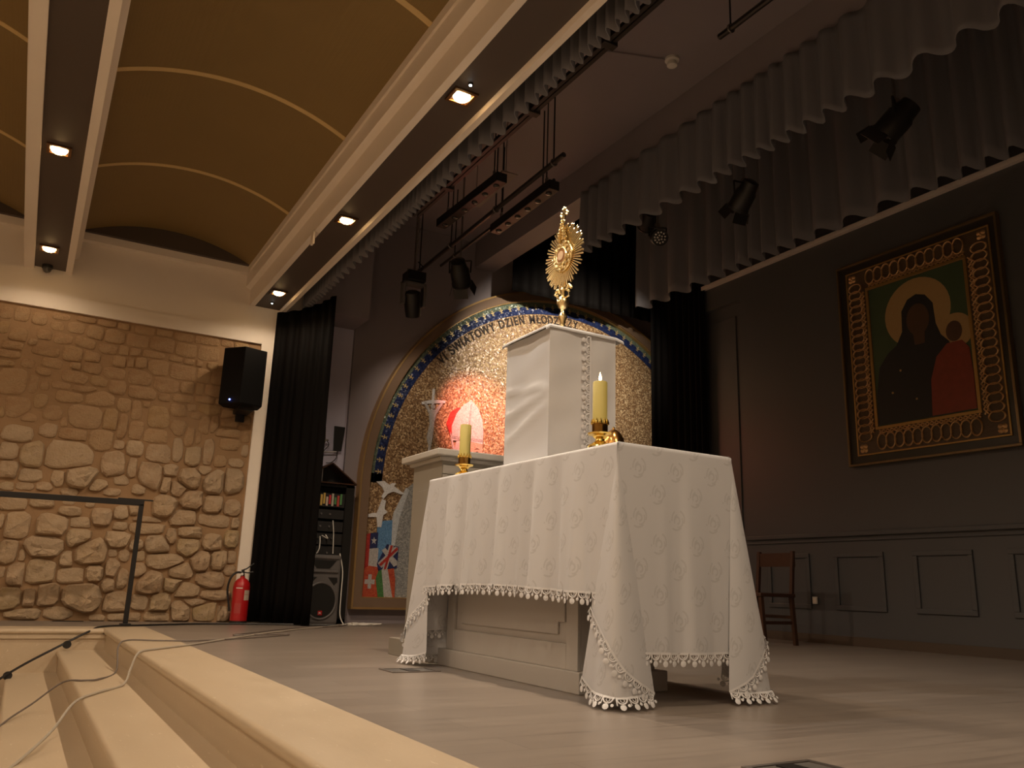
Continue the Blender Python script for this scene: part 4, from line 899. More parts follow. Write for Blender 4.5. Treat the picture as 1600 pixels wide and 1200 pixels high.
# ================================================================== PICTURE ON THE BACK WALL
def icon():
    y0, y1, z0, z1 = 3.665, 5.335, 1.695, 3.775
    root = thing('framed_icon', (7.0, 4.5, z0), 'framed gilded icon of two robed shapes with gold haloes on the dark wall', 'picture')
    Q = lambda a, b_, h: (6.99-h, a, b_)            # a = y, b = z, h = out of the wall
    def rect(a0, a1, b0, b1, w_, h, h0=.0):
        m_ = MB()
        for (p, q, r, s_) in ((a0, a1, b0, b0+w_), (a0, a1, b1-w_, b1), (a0, a0+w_, b0+w_, b1-w_), (a1-w_, a1, b0+w_, b1-w_)):
            m_.box(6.99-h, 6.99-h0, p, q, r, s_)
        return m_
    obj('backing', MB().box(6.955, 6.999, y0+.01, y1-.01, z0+.01, z1-.01), mat('dark_green_brown_panel', (.030,.026,.020), .3), root)
    obj('outer_frame', rect(y0, y1, z0, z1, .022, .062), mat('frame_edge', (.20,.135,.065), .3, metal=.6), root, bevel=.003)
    obj('gold_fillet', rect(3.742, 5.235, 1.79, 3.685, .016, .048), M_GOLDDULL, root, bevel=.003)
    a0, a1, b0, b1 = 4.005, 4.978, 2.055, 3.435       # picture field
    obj('ornament_ground', MB().box(6.946, 6.957, 3.75, 5.228, 1.797, 3.678), mat('brown_ornament_ground', (.075,.045,.022), .5, bump=.3), root)
    obj('inner_fillet', rect(a0-.035, a1+.035, b0-.035, b1+.035, .03, .055), M_GOLDDULL, root, bevel=.003)
    # interlaced rings round the picture
    ring = None
    M_ROPE = mat('rope_gilding', (.50,.30,.13), .4, metal=.55)
    def put(y, z, sy, sz):
        nonlocal ring
        if ring is None:
            ring = obj('ring', MB().tube([(0, math.sin(2*PI*k/18), math.cos(2*PI*k/18)) for k in range(18)], .13, 6, True), M_ROPE, root, origin=(0,0,0))
            ring.matrix_basis = Matrix.Translation(Vector((6.938, y, z))-WL[root.name]) @ Matrix.Diagonal((.09, sy, sz, 1)); return
        share(ring, 'ring', root, (6.938, y, z), None, (.09, sy, sz))
    for (yc, n, ph) in ((5.128, 21, .5), (3.845, 20, .3)):
        for k in range(n): put(yc, 1.97+(3.50-1.97)*k/(n-1), .070, .047)
    for (zc, n) in ((1.905, 11), (3.578, 11)):
        for k in range(n): put(4.03+(4.95-4.03)*k/(n-1), zc, .050, .075)
    def zig(pts): return MB().tube(pts, .010, 5)
    for sg in (1, -1):
        obj('zigzag', zig([(6.938, 5.048+.018*sg*(1 if k % 2 else -1), 2.0+.045*k) for k in range(33)]), M_ROPE, root)
        obj('zigzag', zig([(6.938, 3.93+.018*sg*(1 if k % 2 else -1), 2.0+.045*k) for k in range(33)]), M_ROPE, root)
        obj('zigzag', zig([(6.938, 3.98+.045*k, 1.998+.016*sg*(1 if k % 2 else -1)) for k in range(23)]), M_ROPE, root)
        obj('zigzag', zig([(6.938, 3.98+.045*k, 3.492+.016*sg*(1 if k % 2 else -1)) for k in range(23)]), M_ROPE, root)
    for (y, z) in ((5.16, 1.86), (3.815, 1.86), (5.16, 3.61), (3.815, 3.61)):
        c = MB()
        for k in range(4):
            t = PI/4+k*PI/2; c.lathe([(.001,-.006),(.02,-.004),(.024,.0),(.014,.008),(.001,.012)], (6.945, y+.026*math.cos(t), z+.026*math.sin(t)), 8, (-1,0,0))
        c.lathe([(.001,-.006),(.018,0),(.001,.016)], (6.945, y, z), 8, (-1,0,0))
        obj('corner_flower', c, M_ROPE, root)
    # generic picture field: green ground, two gold discs, a dark starred robe and a red robe
    def pic(name, poly, m_, h): return obj(name, MB().prism(poly, Q, .035, h), m_, root)
    def circ(y, z, r, n=36, rz=None): return [(y + r*math.cos(2*PI*k/n), z + (rz or r)*math.sin(2*PI*k/n)) for k in range(n)]
    pic('green_ground', [(a0,b0),(a1,b0),(a1,b1),(a0,b1)], mat('painted_dark_green', (.045,.075,.035), .5, vary=.2, scale=6), .046)
    g_ = mat('painted_ochre_gold', (.36,.235,.095), .45, vary=.1, scale=20)
    pic('halo', circ(4.485, 3.075, .335), g_, .048)
    pic('halo', circ(4.135, 2.80, .165), g_, .0485)
    rb = mat('painted_blue_black', (.012,.014,.016), .5)
    rob = pic('dark_robe', [(4.975,2.06),(4.97,2.35),(4.92,2.62),(4.82,2.74),(4.72,2.80),(4.65,2.92),(4.64,3.12),(4.57,3.22),(4.48,3.25),(4.39,3.22),(4.32,3.12),(4.31,2.92),(4.27,2.80),(4.20,2.72),(4.15,2.5),(4.14,2.06)], rb, .050)
    br = mat('painted_brown', (.075,.038,.020), .5, vary=.15, scale=10)
    pic('oval', circ(4.48, 3.0, .115, 24, .155), br, .052)
    pic('neck', [(4.54,2.88),(4.42,2.88),(4.43,2.76),(4.53,2.76)], br, .0515)
    pic('oval', circ(4.145, 2.80, .075, 20, .095), br, .052)
    rd = mat('painted_red', (.20,.035,.018), .5, vary=.25, scale=14)
    pic('red_robe', [(4.42,2.065),(4.40,2.40),(4.33,2.60),(4.22,2.70),(4.08,2.70),(4.02,2.62),(4.008,2.4),(4.008,2.065)], rd, .0535)
    for (y, z) in ((4.80, 2.35), (4.70, 2.55), (4.56, 2.25)):      # a few plain gilt dots on the dark robe
        obj('gilt_dot', MB().lathe([(.012,0),(.010,.003),(.001,.004)], (6.94, y, z), 8, (-1,0,0)), g_, root)
icon()

# ================================================================== CURTAINS
def pleat(name, path, z0, z1, amp, lam, m, label, seed, hem=.02, group=None, per=8):
    """a hanging pleated cloth along a plan path of (x, y); z0/z1 may be functions of 0..1."""
    r = random.Random(seed); seg = [0]
    for i in range(1, len(path)): seg.append(seg[-1] + math.dist(path[i-1], path[i]))
    L = seg[-1]; n = int(L/lam*per); cols = []; ph = 0
    for k in range(n+1):
        s_ = L*k/n; i = max(j for j in range(len(seg)-1) if seg[j] <= s_+1e-9); f = (s_-seg[i])/(seg[i+1]-seg[i])
        x = path[i][0] + (path[i+1][0]-path[i][0])*f; y = path[i][1] + (path[i+1][1]-path[i][1])*f
        tx, ty = (path[i+1][0]-path[i][0])/(seg[i+1]-seg[i]), (path[i+1][1]-path[i][1])/(seg[i+1]-seg[i])
        ph += 2*PI/per*(1 + .35*math.sin(s_*2.3+seed) + .2*(r.random()-.5))
        o = math.sin(ph); o = math.copysign(abs(o)**.7, o)
        cols.append((x, y, ty, -tx, o, s_/L, math.cos(ph), tx, ty))
    rows = []; zs = [0, .08, .25, .5, .75, .92, 1.0]
    for v in zs:
        row = []
        for (x, y, nx, ny, o, u, c, tx, ty) in cols:
            zb = z0(u) if callable(z0) else z0; za = z1(u) if callable(z1) else z1
            a = amp*(.45 + .55*v)*o; zz = za + (zb-za)*v + (hem*(o*.5)*v)
            row.append((x+nx*a, y+ny*a, zz))
        rows.append(row)
    mb = MB().grid(rows, True)
    og = (path[0][0], path[0][1], z0(0) if callable(z0) else z0)
    o = obj(name, mb, m, origin=og, sharp=180)
    sd = o.modifiers.new('thickness', 'SOLIDIFY'); sd.thickness = .006; sd.offset = 0
    return tag(o, label, 'curtain', group)
pleat('stage_valance', [(2.40, 9.0), (2.42, -4.5)], 3.46, 4.90, .030, .115, M_VAL, 'dark pleated valance hanging just behind the white beam at the stage front', 1, .03)
pleat('stage_valance', [(4.62, 6.65), (4.62, -4.5)], 3.87, 4.56, .06, .20, M_VAL, 'dark pleated valance hanging under the beam across the middle of the stage', 2, .03)
pleat('stage_valance', [(6.70, 8.3), (6.70, -4.5)], 4.13, 5.70, .07, .27, M_VAL, 'rear dark pleated valance hanging above the framed icon', 3, .04)
pleat('stage_valance', [(7.7, 8.72), (4.98, 8.72)], 4.17, 5.70, .035, .22, M_BLACKV, 'short black valance hanging in front of the mosaic arch', 6, .02)
pleat('stage_curtain', [(2.13, 9.12), (2.33, 8.97), (2.49, 8.70), (2.575, 8.44)], .012, lambda u: 3.40 + .1*u, .032, .105, M_BLACKV, 'tall black side curtain beside the white pilaster and fire extinguisher', 4, .0)
pleat('stage_curtain', [(6.78, 8.16), (6.92, 8.10), (6.955, 7.7), (6.955, 7.32)], .012, 5.68, .03, .11, M_BLACKV, 'tall black side curtain between the mosaic and the dark recessed door', 5, .0)

# ================================================================== CEILING FITTINGS
def downlight(x, y, z, label, tilt=0):
    root = thing('downlight', (x, y, z), label, 'ceiling light', 'recessed downlights in the ceiling beams')
    fr = MB(); a, b_ = .082, .058
    for (p, q, r, s_) in ((-a, a, -a, -b_), (-a, a, b_, a), (-a, -b_, -b_, b_), (b_, a, -b_, b_)): fr.box(x+p, x+q, y+r, y+s_, z-.012, z+.004)
    obj('trim', fr, mat('bronze_trim', (.16,.08,.035), .3, metal=.8), root, bevel=.003)
    obj('lamp', MB().lathe([(.001,-.026),(.035,-.024),(.05,-.014),(.056,-.002),(.056,.006)], (x, y, z-.002), 20), M_LAMP, root)
lab = {(1.99, 4.22): 'lit square downlight in the stage beam nearest above the altar', (1.99, 6.40): 'lit square downlight second from the stone wall in the stage beam', (1.99, 8.58): 'lit square downlight in the stage beam beside the stone wall',
       (-.19, 6.40): 'lit square downlight in the hall beam, second from the stone wall', (-.19, 8.58): 'lit square downlight in the hall beam close to the dome camera'}
for (x, y), l in lab.items(): downlight(x, y, 3.452 if x > 0 else 3.432, l)
for bx in BEAM_X:
    for by in DOWN_Y:
        if (bx, by) not in lab:  # out-of-view downlights, assumed to continue the visible rows
            nth = ('sixth', 'fifth', 'fourth', 'third', 'second', 'first')[DOWN_Y.index(by)]
            where = {1.99: 'the white stage beam', -.19: 'the hall beam over the steps', -2.37: 'the outer hall beam'}[bx]
            downlight(bx, by, 3.452 if bx > 0 else 3.432, 'lit square downlight assumed in %s, %s from the stone wall' % (where, nth))
# dome camera, small white leds, bracket, smoke detector
dc = thing('dome_camera', (-.19, 9.10, 3.435), 'black dome camera under the end of the hall beam', 'camera')
obj('mount', MB().lathe([(.05,0),(.05,-.03),(.045,-.035)], (-.19, 9.10, 3.435), 18), M_BLACK, dc)
obj('dome', MB().lathe([(.042,-.033),(.040,-.05),(.030,-.068),(.012,-.078),(.001,-.08)], (-.19, 9.10, 3.435), 18), M_GLASSD, dc)
for (x, y, l) in ((2.015, 8.95, 'tiny white indicator lamp on the beam soffit by the stone wall'), (1.975, 4.07, 'tiny white indicator lamp on the beam soffit above the altar')):
    s_ = thing('indicator_lamp', (x, y, 3.452), l, 'lamp')
    obj('housing', MB().lathe([(.016,.0),(.016,-.008),(.012,-.012)], (x, y, 3.455), 14), M_BLACK, s_)
    obj('led', MB().lathe([(.009,-.011),(.008,-.016),(.002,-.018)], (x, y, 3.455), 12), M_LED, s_)
bk = thing('beam_bracket', (1.83, 6.80, 3.36), 'small white plate hanging off the edge of the stage beam', 'bracket')
obj('plate', MB().box(1.815, 1.835, 6.765, 6.835, 3.33, 3.455), M_PLASTER, bk, bevel=.004)
obj('foot', MB().box(1.815, 1.87, 6.765, 6.835, 3.442, 3.452), M_PLASTER, bk)
# unseen hall spotlight, assumed to light the altar (fixed to the vault, above the frame)
hs = thing('assumed_hall_spotlight', (.95, 3.95, 4.05), 'black hall spotlight assumed out of view on the curved ceiling, aimed at the altar', 'spotlight')
obj('arm', MB().tube([(.93, 3.95, 4.075), (.93, 3.95, 3.90)], .012, 8), M_BLKMET, hs)
ax = (Vector((2.3, 3.5, 1.2))-Vector((.98, 3.93, 3.80))).normalized()
hp = Vector((.93, 3.95, 3.90))
obj('can', MB().lathe([(.03,-.10),(.048,-.09),(.05,.06),(.05,.065),(.044,.065),(.044,.03)], hp, 18, ax), M_BLKMET, hs)
sd = thing('smoke_detector', (4.232, 4.769, 4.92), 'round white smoke detector on the dark stage ceiling', 'smoke detector')
obj('base', MB().lathe([(.062,0),(.062,-.022),(.05,-.028)], (4.232, 4.769, 4.92), 24), M_WHITE, sd)
obj('chamber', MB().lathe([(.035,-.026),(.036,-.05),(.046,-.052),(.044,-.07),(.03,-.076),(.001,-.077)], (4.232, 4.769, 4.92), 24), M_WHITE, sd)
obj('conduit', MB().tube([(4.20, 4.79, 4.905), (3.2, 5.15, 4.905)], .008, 6), M_STAGEDARK, sd)

# curtain track, pipes and stage lights
M_TRACK = mat('bronze_black_track', (.06,.05,.045), .35, metal=.6)
tr = thing('curtain_track', (2.80, 4.0, 3.93), 'pair of dark curtain rails running behind the front valance', 'curtain rail')
for dx, dz in ((0, 0), (.05, .012)):
    obj('rail', MB().box(2.79+dx, 2.82+dx, -3.0, 6.9, 3.90+dz, 3.93+dz), M_TRACK, tr)
for y in (1.0, 2.4, 3.8, 4.75, 6.2):
    obj('hanger', MB().box(2.795, 2.86, y-.02, y+.02, 3.94, 4.92), M_BLKMET, tr)
    obj('joint', MB().box(2.775, 2.885, y-.03, y+.03, 3.89, 3.955), M_TRACK, tr, bevel=.004)
def pipe(name, pts, r, m, label, hang=(), zt_=4.92):
    root = thing(name, pts[0], label, 'pipe')
    obj('tube', MB().tube(pts, r, 10), m, root)
    for t in hang:
        p = Vector(pts[0]).lerp(Vector(pts[-1]), t)
        c = MB(); k = 0; z = p.z+r
        c.tube([(p.x, p.y, z), (p.x, p.y, zt_)], .007, 6)
        obj('hanger', c, M_BLKMET, root)
        obj('clamp', MB().tube([(p.x+(r+.006)*math.cos(a), p.y, p.z+(r+.006)*math.sin(a)) for a in [2*PI*q/12 for q in range(12)]], .008, 6, True), M_STEEL, root)
    return root
pipe('lighting_bar', [(3.64, 8.75, 4.10), (3.56, 5.42, 4.10)], .024, M_TRACK, 'long dark lighting bar carrying the stage spotlights', (.03, .3, .62, .95))
pipe('lighting_bar', [(3.78, 8.35, 4.10), (3.74, 5.85, 4.10)], .016, M_TRACK, 'thin second lighting bar beside the long lighting bar', (.15, .6, .92))
pipe('lighting_bar', [(3.98, 3.95, 4.52), (3.98, 2.0, 4.52)], .024, M_TRACK, 'short dark lighting bar near the smoke detector', (.06, .5))
# safety chain with links at the far end of the rails
ch = thing('hanging_chain', (2.88, 6.95, 3.55), 'short steel chain hanging from the end of the curtain rails', 'chain')
z = 3.90
for k in range(9):
    o = MB(); z = 3.89-.04*k; vert = k % 2
    pts = [((.010*math.cos(t)) if vert else 0, 0 if vert else .010*math.cos(t), .026*math.sin(t)) for t in [2*PI*q/10 for q in range(10)]]
    obj('link', MB().tube([(2.88+p[0], 6.93+p[1], z+p[2]) for p in pts], .004, 5, True), M_STEEL, ch)
def led_batten(p, q, label):
    p, q = Vector(p), Vector(q); root = thing('led_batten', (p+q)/2, label, 'stage light')
    obj('housing', MB().bar(p, q, .11, .09), M_BLKMET, root, bevel=.006)
    n = 6
    d = (q-p)/n
    for k in range(n):
        c = p + d*(k+.5) + Vector((0, 0, -.046)); obj('lens', MB().lathe([(.03,0),(.03,-.006),(.02,-.012),(.001,-.013)], c, 12), M_GLASSD, root)
    for t in (.12, .88):
        c = p.lerp(q, t); obj('bracket', MB().bar(c+Vector((0,0,.045)), c+Vector((0,0,.13)), .04, .012), M_STEEL, root)
        obj('hanger', MB().tube([c+Vector((0,0,.12)), (c.x, c.y, 4.92)], .006, 6), M_BLKMET, root)
led_batten((3.30, 7.35, 4.12), (3.33, 6.10, 4.12), 'black batten light hanging between the curtain rails and lighting bar')
led_batten((3.70, 6.9, 3.99), (3.68, 5.75, 3.99), 'black batten light slung under the long lighting bar')
pan = thing('reflector_panel', (3.45, 6.5, 4.2), 'pale rectangular reflector panel above the batten lights', 'panel')
obj('sheet', MB().bar((3.46, 6.95, 4.22), (3.44, 6.15, 4.22), .16, .012), mat('pale_brown_sheet', (.32,.25,.21), .5), pan)
for t in (6.85, 6.25): obj('wire', MB().tube([(3.45, t, 4.22), (3.45, t, 4.92)], .004, 5), M_STEEL, pan)

def can_light(p, aim, L, R, label, lensmat, leds=False, barn=False, hang_to=None, name='stage_spotlight'):
    p = Vector(p); ax = (Vector(aim)-p).normalized(); root = thing(name, p, label, 'stage light')
    obj('body', MB().lathe([(R*.35,-L*.55),(R*.75,-L*.5),(R*.85,-L*.2),(R,-L*.12),(R,L*.42),(R*1.06,L*.42),(R*1.06,L*.5),(R*.92,L*.5),(R*.92,L*.40)], p, 20, ax), M_BLKMET, root, sharp=40)
    obj('lens', MB().lathe([(R*.92,L*.41),(R*.6,L*.44),(R*.2,L*.46),(.001,L*.465)], p, 20, ax), lensmat, root)
    u = ax.cross(Vector((0,0,1))).normalized(); v = u.cross(ax)
    if leds:
        for rr, n in ((R*.3, 5), (R*.68, 11)):
            for k in range(n):
                t = 2*PI*k/n; c = p + ax*L*.46 + (u*math.cos(t)+v*math.sin(t))*rr
                obj('led_lens', MB().lathe([(R*.13,-.004),(R*.12,.004),(R*.05,.009),(.001,.01)], c, 8, ax), M_LEDLENS, root)
    if barn:
        for k in range(4):
            t = k*PI/2; e = u*math.cos(t)+v*math.sin(t); s_ = u*math.sin(t)-v*math.cos(t)
            c = p + ax*(L*.5+R*.45) + e*R*1.15
            obj('barn_door', MB().obox(c, s_*R*.75, (ax*.9+e*.35).normalized()*R*.5, e.cross(s_).normalized()*0+ (e*.9-ax*.35).normalized()*.002), M_BLKMET, root)
    zt_ = (hang_to if hang_to else p.z+R*2.2)
    y = MB(); pts = [p+u*R*1.12, p+u*R*1.15+Vector((0,0,R*1.3)), p-u*R*1.15+Vector((0,0,R*1.3)), p-u*R*1.12]
    y.tube([pts[0], pts[1]], .008, 6).tube([pts[1], pts[2]], .008, 6).tube([pts[2], pts[3]], .008, 6)
    obj('yoke', y, M_BLKMET, root)
    top = p + Vector((0,0,R*1.3))
    obj('clamp', MB().tube([top, (top.x, top.y, zt_)], .010, 8).box(top.x-.02, top.x+.02, top.y-.02, top.y+.02, top.z, top.z+.04), M_STEEL, root)
    return root
M_LENS = mat('brown_lens_glass', (.16,.12,.08), .12, spec=.7)
M_LEDLENS = mat('pale_led_lens', (.60,.55,.52), .15, spec=.8)
can_light((3.67, 7.60, 3.74), (4.95, 9.2, 2.35), .30, .105, 'black barn door spotlight hanging over the mosaic arch, next to the moving head', M_LENS, barn=True, hang_to=4.92)
can_light((4.85, 5.715, 3.763), (3.7, 3.2, 2.3), .20, .075, 'round multi lens lamp showing its pale dots in front of the dark valance', M_BLACK, leds=True, hang_to=4.56)
can_light((4.85, 4.59, 3.724), (5.0, 5.8, 2.7), .26, .09, 'black stage lamp under the middle valance, second from the mosaic', M_GLASSD, barn=True, hang_to=4.56)
can_light((4.85, 3.15, 3.695), (4.4, 4.1, 2.7), .28, .10, 'black stage lamp under the middle valance above the icon frame', M_GLASSD, barn=True, hang_to=4.56)
def moving_head(x, y, z, label):
    root = thing('moving_head_light', (x, y, z), label, 'stage light')
    obj('base', MB().box(x-.11, x+.11, y-.10, y+.10, z-.02, z+.10), M_BLKMET, root, bevel=.012)
    yk = MB()
    for s_ in (-1, 1): yk.box(x+s_*.125-.018, x+s_*.125+.018, y-.05, y+.05, z-.30, z-.02)
    yk.box(x-.143, x+.143, y-.05, y+.05, z-.06, z-.02)
    obj('yoke', yk, M_GREYPL, root, bevel=.01)
    obj('head', MB().lathe([(.05,.14),(.09,.12),(.10,.02),(.092,-.10),(.085,-.16),(.075,-.16)], (x, y, z-.26), 20, (-.35,-.55,1)), M_BLKMET, root)
    obj('lens', MB().lathe([(.076,-.155),(.05,-.165),(.001,-.17)], (x, y, z-.26), 20, (-.35,-.55,1)), M_LENS, root)
    obj('clamp', MB().tube([(x, y, z+.09), (x, y, 4.92)], .014, 8).tube([(x-.09, y, z+.13), (x+.09, y, z+.13)], .012, 8), M_STEEL, root)
    obj('cable', MB().tube([(x+.05, y, z+.1), (x+.12, y+.02, z+.2), (x+.06, y+.05, z+.27)], .008, 6), M_CABLEB, root)
can_light((5.2, 6.28, 4.26), (6.6, 9.2, 3.4), .24, .09, 'black spotlight assumed hidden behind the middle valance, aimed at the top of the mosaic', M_LENS, hang_to=5.72)  # unseen fixture added as the assumed source of the mosaic's light
moving_head(3.44, 8.32, 3.82, 'black moving head light hanging from the far end of the lighting bar')

# ================================================================== EQUIPMENT BY THE FAR WALL
def wall_speaker():
    root = thing('wall_speaker', (1.79, 8.95, 2.2), 'black wall loudspeaker with a blue indicator beside the white pilaster', 'loudspeaker')
    c = (1.80, 8.90)
    poly = [(c[0]-.235, 8.93), (c[0]-.06, 8.72), (c[0]+.19, 8.80), (c[0]+.20, 9.02), (c[0]+.02, 9.12), (c[0]-.16, 9.08)]
    obj('cabinet', MB().prism(poly, lambda a, b_, h: (a, b_, h), 2.225, 2.84), mat('matt_black_cabinet', (.003,.0025,.0025), .75, spec=.2), root, bevel=.008)
    obj('grille', MB().prism([(c[0]-.222, 8.918), (c[0]-.066, 8.728), (c[0]-.062, 8.735), (c[0]-.216, 8.924)], lambda a, b_, h: (a, b_, h), 2.25, 2.815), mat('matt_black_cabinet', (.006,.005,.005), .7), root)
    obj('indicator', MB().lathe([(.008,0),(.007,.006),(.001,.007)], (c[0]-.145, 8.815, 2.265), 10, (-.77,-.64,0)), M_LEDB, root)
    obj('bracket', MB().box(c[0]-.03, c[0]+.12, 8.86, 9.17, 2.18, 2.225).box(c[0]+.0, c[0]+.09, 9.13, 9.17, 2.1, 2.5), M_BLKMET, root)
wall_speaker()
def extinguisher():
    x, y = 2.02, 8.98; root = thing('fire_extinguisher', (x, y, 0), 'red fire extinguisher with a black hose standing beside the black curtain', 'fire extinguisher')
    obj('cylinder', MB().lathe([(.07,0),(.085,.01),(.085,.36),(.078,.40),(.05,.435),(.024,.45),(.022,.47)], (x, y, .002), 28), M_RED, root)
    obj('skirt', MB().lathe([(.087,0),(.087,.025)], (x, y, .001), 28), M_BLACK, root)
    def patch(a0, a1, z0_, z1_, m, nm):
        n = 8; r = .0862; rows = [[(x+r*math.cos(a), y+r*math.sin(a), z_) for a in [math.radians(a0+(a1-a0)*k/n) for k in range(n+1)]] for z_ in (z0_, z1_)]
        obj(nm, MB().grid(rows, True, True), m, root)
    patch(-80, -35, .23, .33, mat('label_cream', (.5,.42,.33), .5), 'label')
    patch(-140, -95, .10, .20, mat('label_red', (.42,.05,.045), .5), 'label')
    patch(-140, -95, .345, .355, M_WHITE, 'label'); patch(-78, -40, .285, .29, M_RED, 'label')
    obj('valve', MB().lathe([(.018,.455),(.02,.48),(.014,.50),(.014,.53)], (x, y, .002), 14), M_BLACK, root)
    obj('handle', MB().tube([(x-.02, y, .525), (x+.03, y-.01, .545), (x+.10, y-.01, .60)], .008, 6).tube([(x-.01, y, .51), (x+.05, y, .505), (x+.10, y-.01, .515)], .008, 6), M_BLACK, root)
    obj('gauge', MB().lathe([(.014,0),(.014,.01),(.001,.011)], (x-.012, y-.016, .49), 12, (-.3,-1,0)), M_WHITE, root)
    obj('hose', MB().tube(cat([(x-.015, y-.01, .505), (x-.08, y-.03, .50), (x-.13, y-.04, .44), (x-.145, y-.03, .33), (x-.12, y-.03, .20), (x-.105, y-.03, .12)], 20), .011, 8), M_BLACK, root)
extinguisher()
def pa_speaker():
    x0, x1, yf, yb, h = 2.58, 2.985, 8.72, 9.02, .72
    cx = (x0+x1)/2
    root = thing('floor_loudspeaker', (cx, 8.87, 0), 'grey moulded loudspeaker with black round woofer standing on the floor before the rack', 'loudspeaker')
    obj('cabinet', MB().prism([(x0, yf), (x1, yf), (x1-.04, yb), (x0+.04, yb)], lambda a, b_, h_: (a, b_, h_), .002, h), M_GREYPL, root, bevel=.03)
    P = lambda a, b_, h_: (a, yf-h_, b_)
    obj('woofer_rim', MB().tube([(cx+.165*math.cos(t), yf-.004, .245+.185*math.sin(t)) for t in [2*PI*k/36 for k in range(36)]], .012, 8, True), M_GREYPL, root)
    obj('woofer', MB().prism([(cx+.16*math.cos(2*PI*k/32), .245+.18*math.sin(2*PI*k/32)) for k in range(32)], P, -.01, .006), M_BLACK, root)
    for s_ in (-1, 1):
        obj('port', MB().prism([(cx+s_*.06, .485), (cx+s_*.16, .485), (cx+s_*.165, .44), (cx+s_*.13, .405), (cx+s_*.10, .44)], P, -.01, .004), M_BLACK, root)
    obj('horn', MB().prism([(cx-.14, .66), (cx+.14, .66), (cx+.07, .575), (cx-.07, .575)], P, -.01, .004), M_BLACK, root)
    hn = MB().grid([[(cx-.17, yf-.014, .68), (cx-.09, yf-.004, .66), (cx+.09, yf-.004, .66), (cx+.17, yf-.014, .68)], [(cx-.17, yf-.02, .70), (cx-.09, yf-.02, .70), (cx+.09, yf-.02, .70), (cx+.17, yf-.02, .70)]])
    obj('horn_lip', MB().box(cx-.165, cx+.165, yf-.02, yf, .535, .56).box(cx-.17, cx+.17, yf-.016, yf, .675, .70), M_GREYPL, root, bevel=.006)
    bd = obj('badge', MB().box(cx-.022, cx+.022, yf-.012, yf-.005, .10, .145), M_RED, root)
    me = glyph('JBL', .022, None); me.materials.append(M_WHITE)
    o = bpy.data.objects.new('badge_lettering', me); COL.objects.link(o); o.parent = bd
    o.matrix_basis = Matrix.Translation(Vector((cx, yf-.0125, .114))-WL[bd.name]) @ Matrix.Rotation(PI/2, 4, 'X'); WL[o.name] = Vector((0,0,0))
pa_speaker()
def rack():
    x0, x1, y0, y1, h = 2.60, 3.16, 9.0, 9.22, 1.50
    root = thing('equipment_rack', ((x0+x1)/2, 9.1, 0), 'tall black equipment rack with coloured mixer strips behind the floor loudspeaker', 'equipment rack')
    c = MB().box(x0, x0+.025, y0, y1, 0, h).box(x1-.09, x1, y0, y1, 0, h).box(x0, x1, y0, y1, h-.025, h).box(x0, x1, y0, y1, 0, .05).box(x0, x1, y1-.02, y1, 0, h)
    obj('case', c, M_BLACK, root)
    obj('rail', MB().box(x1-.10, x1-.088, y0-.006, y0+.01, .05, h-.03), M_BLKMET, root)
    units = [(1.25, 1.40, 'mixer'), (1.12, 1.22, 'amplifier'), (.98, 1.09, 'amplifier'), (.84, .96, 'patch_bay'), (.68, .82, 'amplifier'), (.40, .66, 'amplifier')]
    for (a, b_, nm) in units:
        u = obj(nm, MB().box(x0+.03, x1-.10, y0+.015, y0+.12, a, b_), mat('rack_unit_face', (.02,.018,.017), .5), root)
        if nm == 'mixer':
            r = random.Random(9)
            for k in range(12):
                xx = x0+.05+k*.032
                col = [(.60,.04,.05), (.65,.42,.10), (.5,.45,.35), (.55,.08,.06), (.10,.28,.10), (.62,.5,.4)][r.randrange(6)]
                obj('channel_strip', MB().box(xx, xx+.022, y0+.005, y0+.016, 1.26+.02*(k % 2), 1.36+.02*(k % 3)), mat('strip_%d' % (int(col[0]*100)+int(col[1]*10)), col, .5), u)
        elif nm == 'patch_bay':
            for k in range(6): obj('plug', MB().lathe([(.008,0),(.008,.03),(.004,.04)], (x0+.08+k*.05, y0+.015, .90), 8, (0,-1,.2)), M_STEEL, u)
        else:
            for k in range(3): obj('knob', MB().lathe([(.012,0),(.011,.014),(.001,.015)], (x0+.1+k*.1, y0+.015, (a+b_)/2), 10, (0,-1,0)), M_GREYPL, u)
    for pts in ([(2.80, 8.98, .92), (2.79, 8.93, .85), (2.77, 8.88, .78), (2.74, 8.86, .73)], [(2.86, 8.98, .94), (2.87, 8.93, .90), (2.80, 8.92, .93)], [(2.93, 8.98, 1.10), (2.94, 8.95, .95), (2.95, 8.95, .74)]):
        obj('patch_cable', MB().tube(cat(pts, 12), .006, 6), M_WHITE, root)
    return root
rack()
def gable():
    root = thing('gabled_box', (2.86, 9.05, 1.50), 'dark gabled wooden box with brown edges standing on the equipment rack', 'box')
    A, B, Cp = (2.62, 1.505), (3.17, 1.505), (2.87, 1.735)
    P = lambda a, b_, h: (a, h, b_)
    obj('back', MB().prism([A, B, Cp], P, 9.19, 9.18), M_BLACK, root)
    w_ = .014
    def edge(p, q, ya, yb, n_):
        d = Vector((q[0]-p[0], q[1]-p[1])).normalized(); nn = Vector((-d.y, d.x))*w_/2
        obj(n_, MB().prism([(p[0]+nn.x, p[1]+nn.y), (q[0]+nn.x, q[1]+nn.y), (q[0]-nn.x, q[1]-nn.y), (p[0]-nn.x, p[1]-nn.y)], P, ya, yb), M_WOODBR, root)
    edge((2.60, 1.575), Cp, 8.96, 9.19, 'roof_board'); edge(Cp, (3.17, 1.512), 8.96, 9.19, 'roof_board'); edge((2.61, 1.512), (3.14, 1.512), 8.96, 9.19, 'floor_board')
    obj('strut', MB().box(2.76, 2.772, 8.98, 8.99, 1.515, 1.66), M_STEEL, root)
gable()
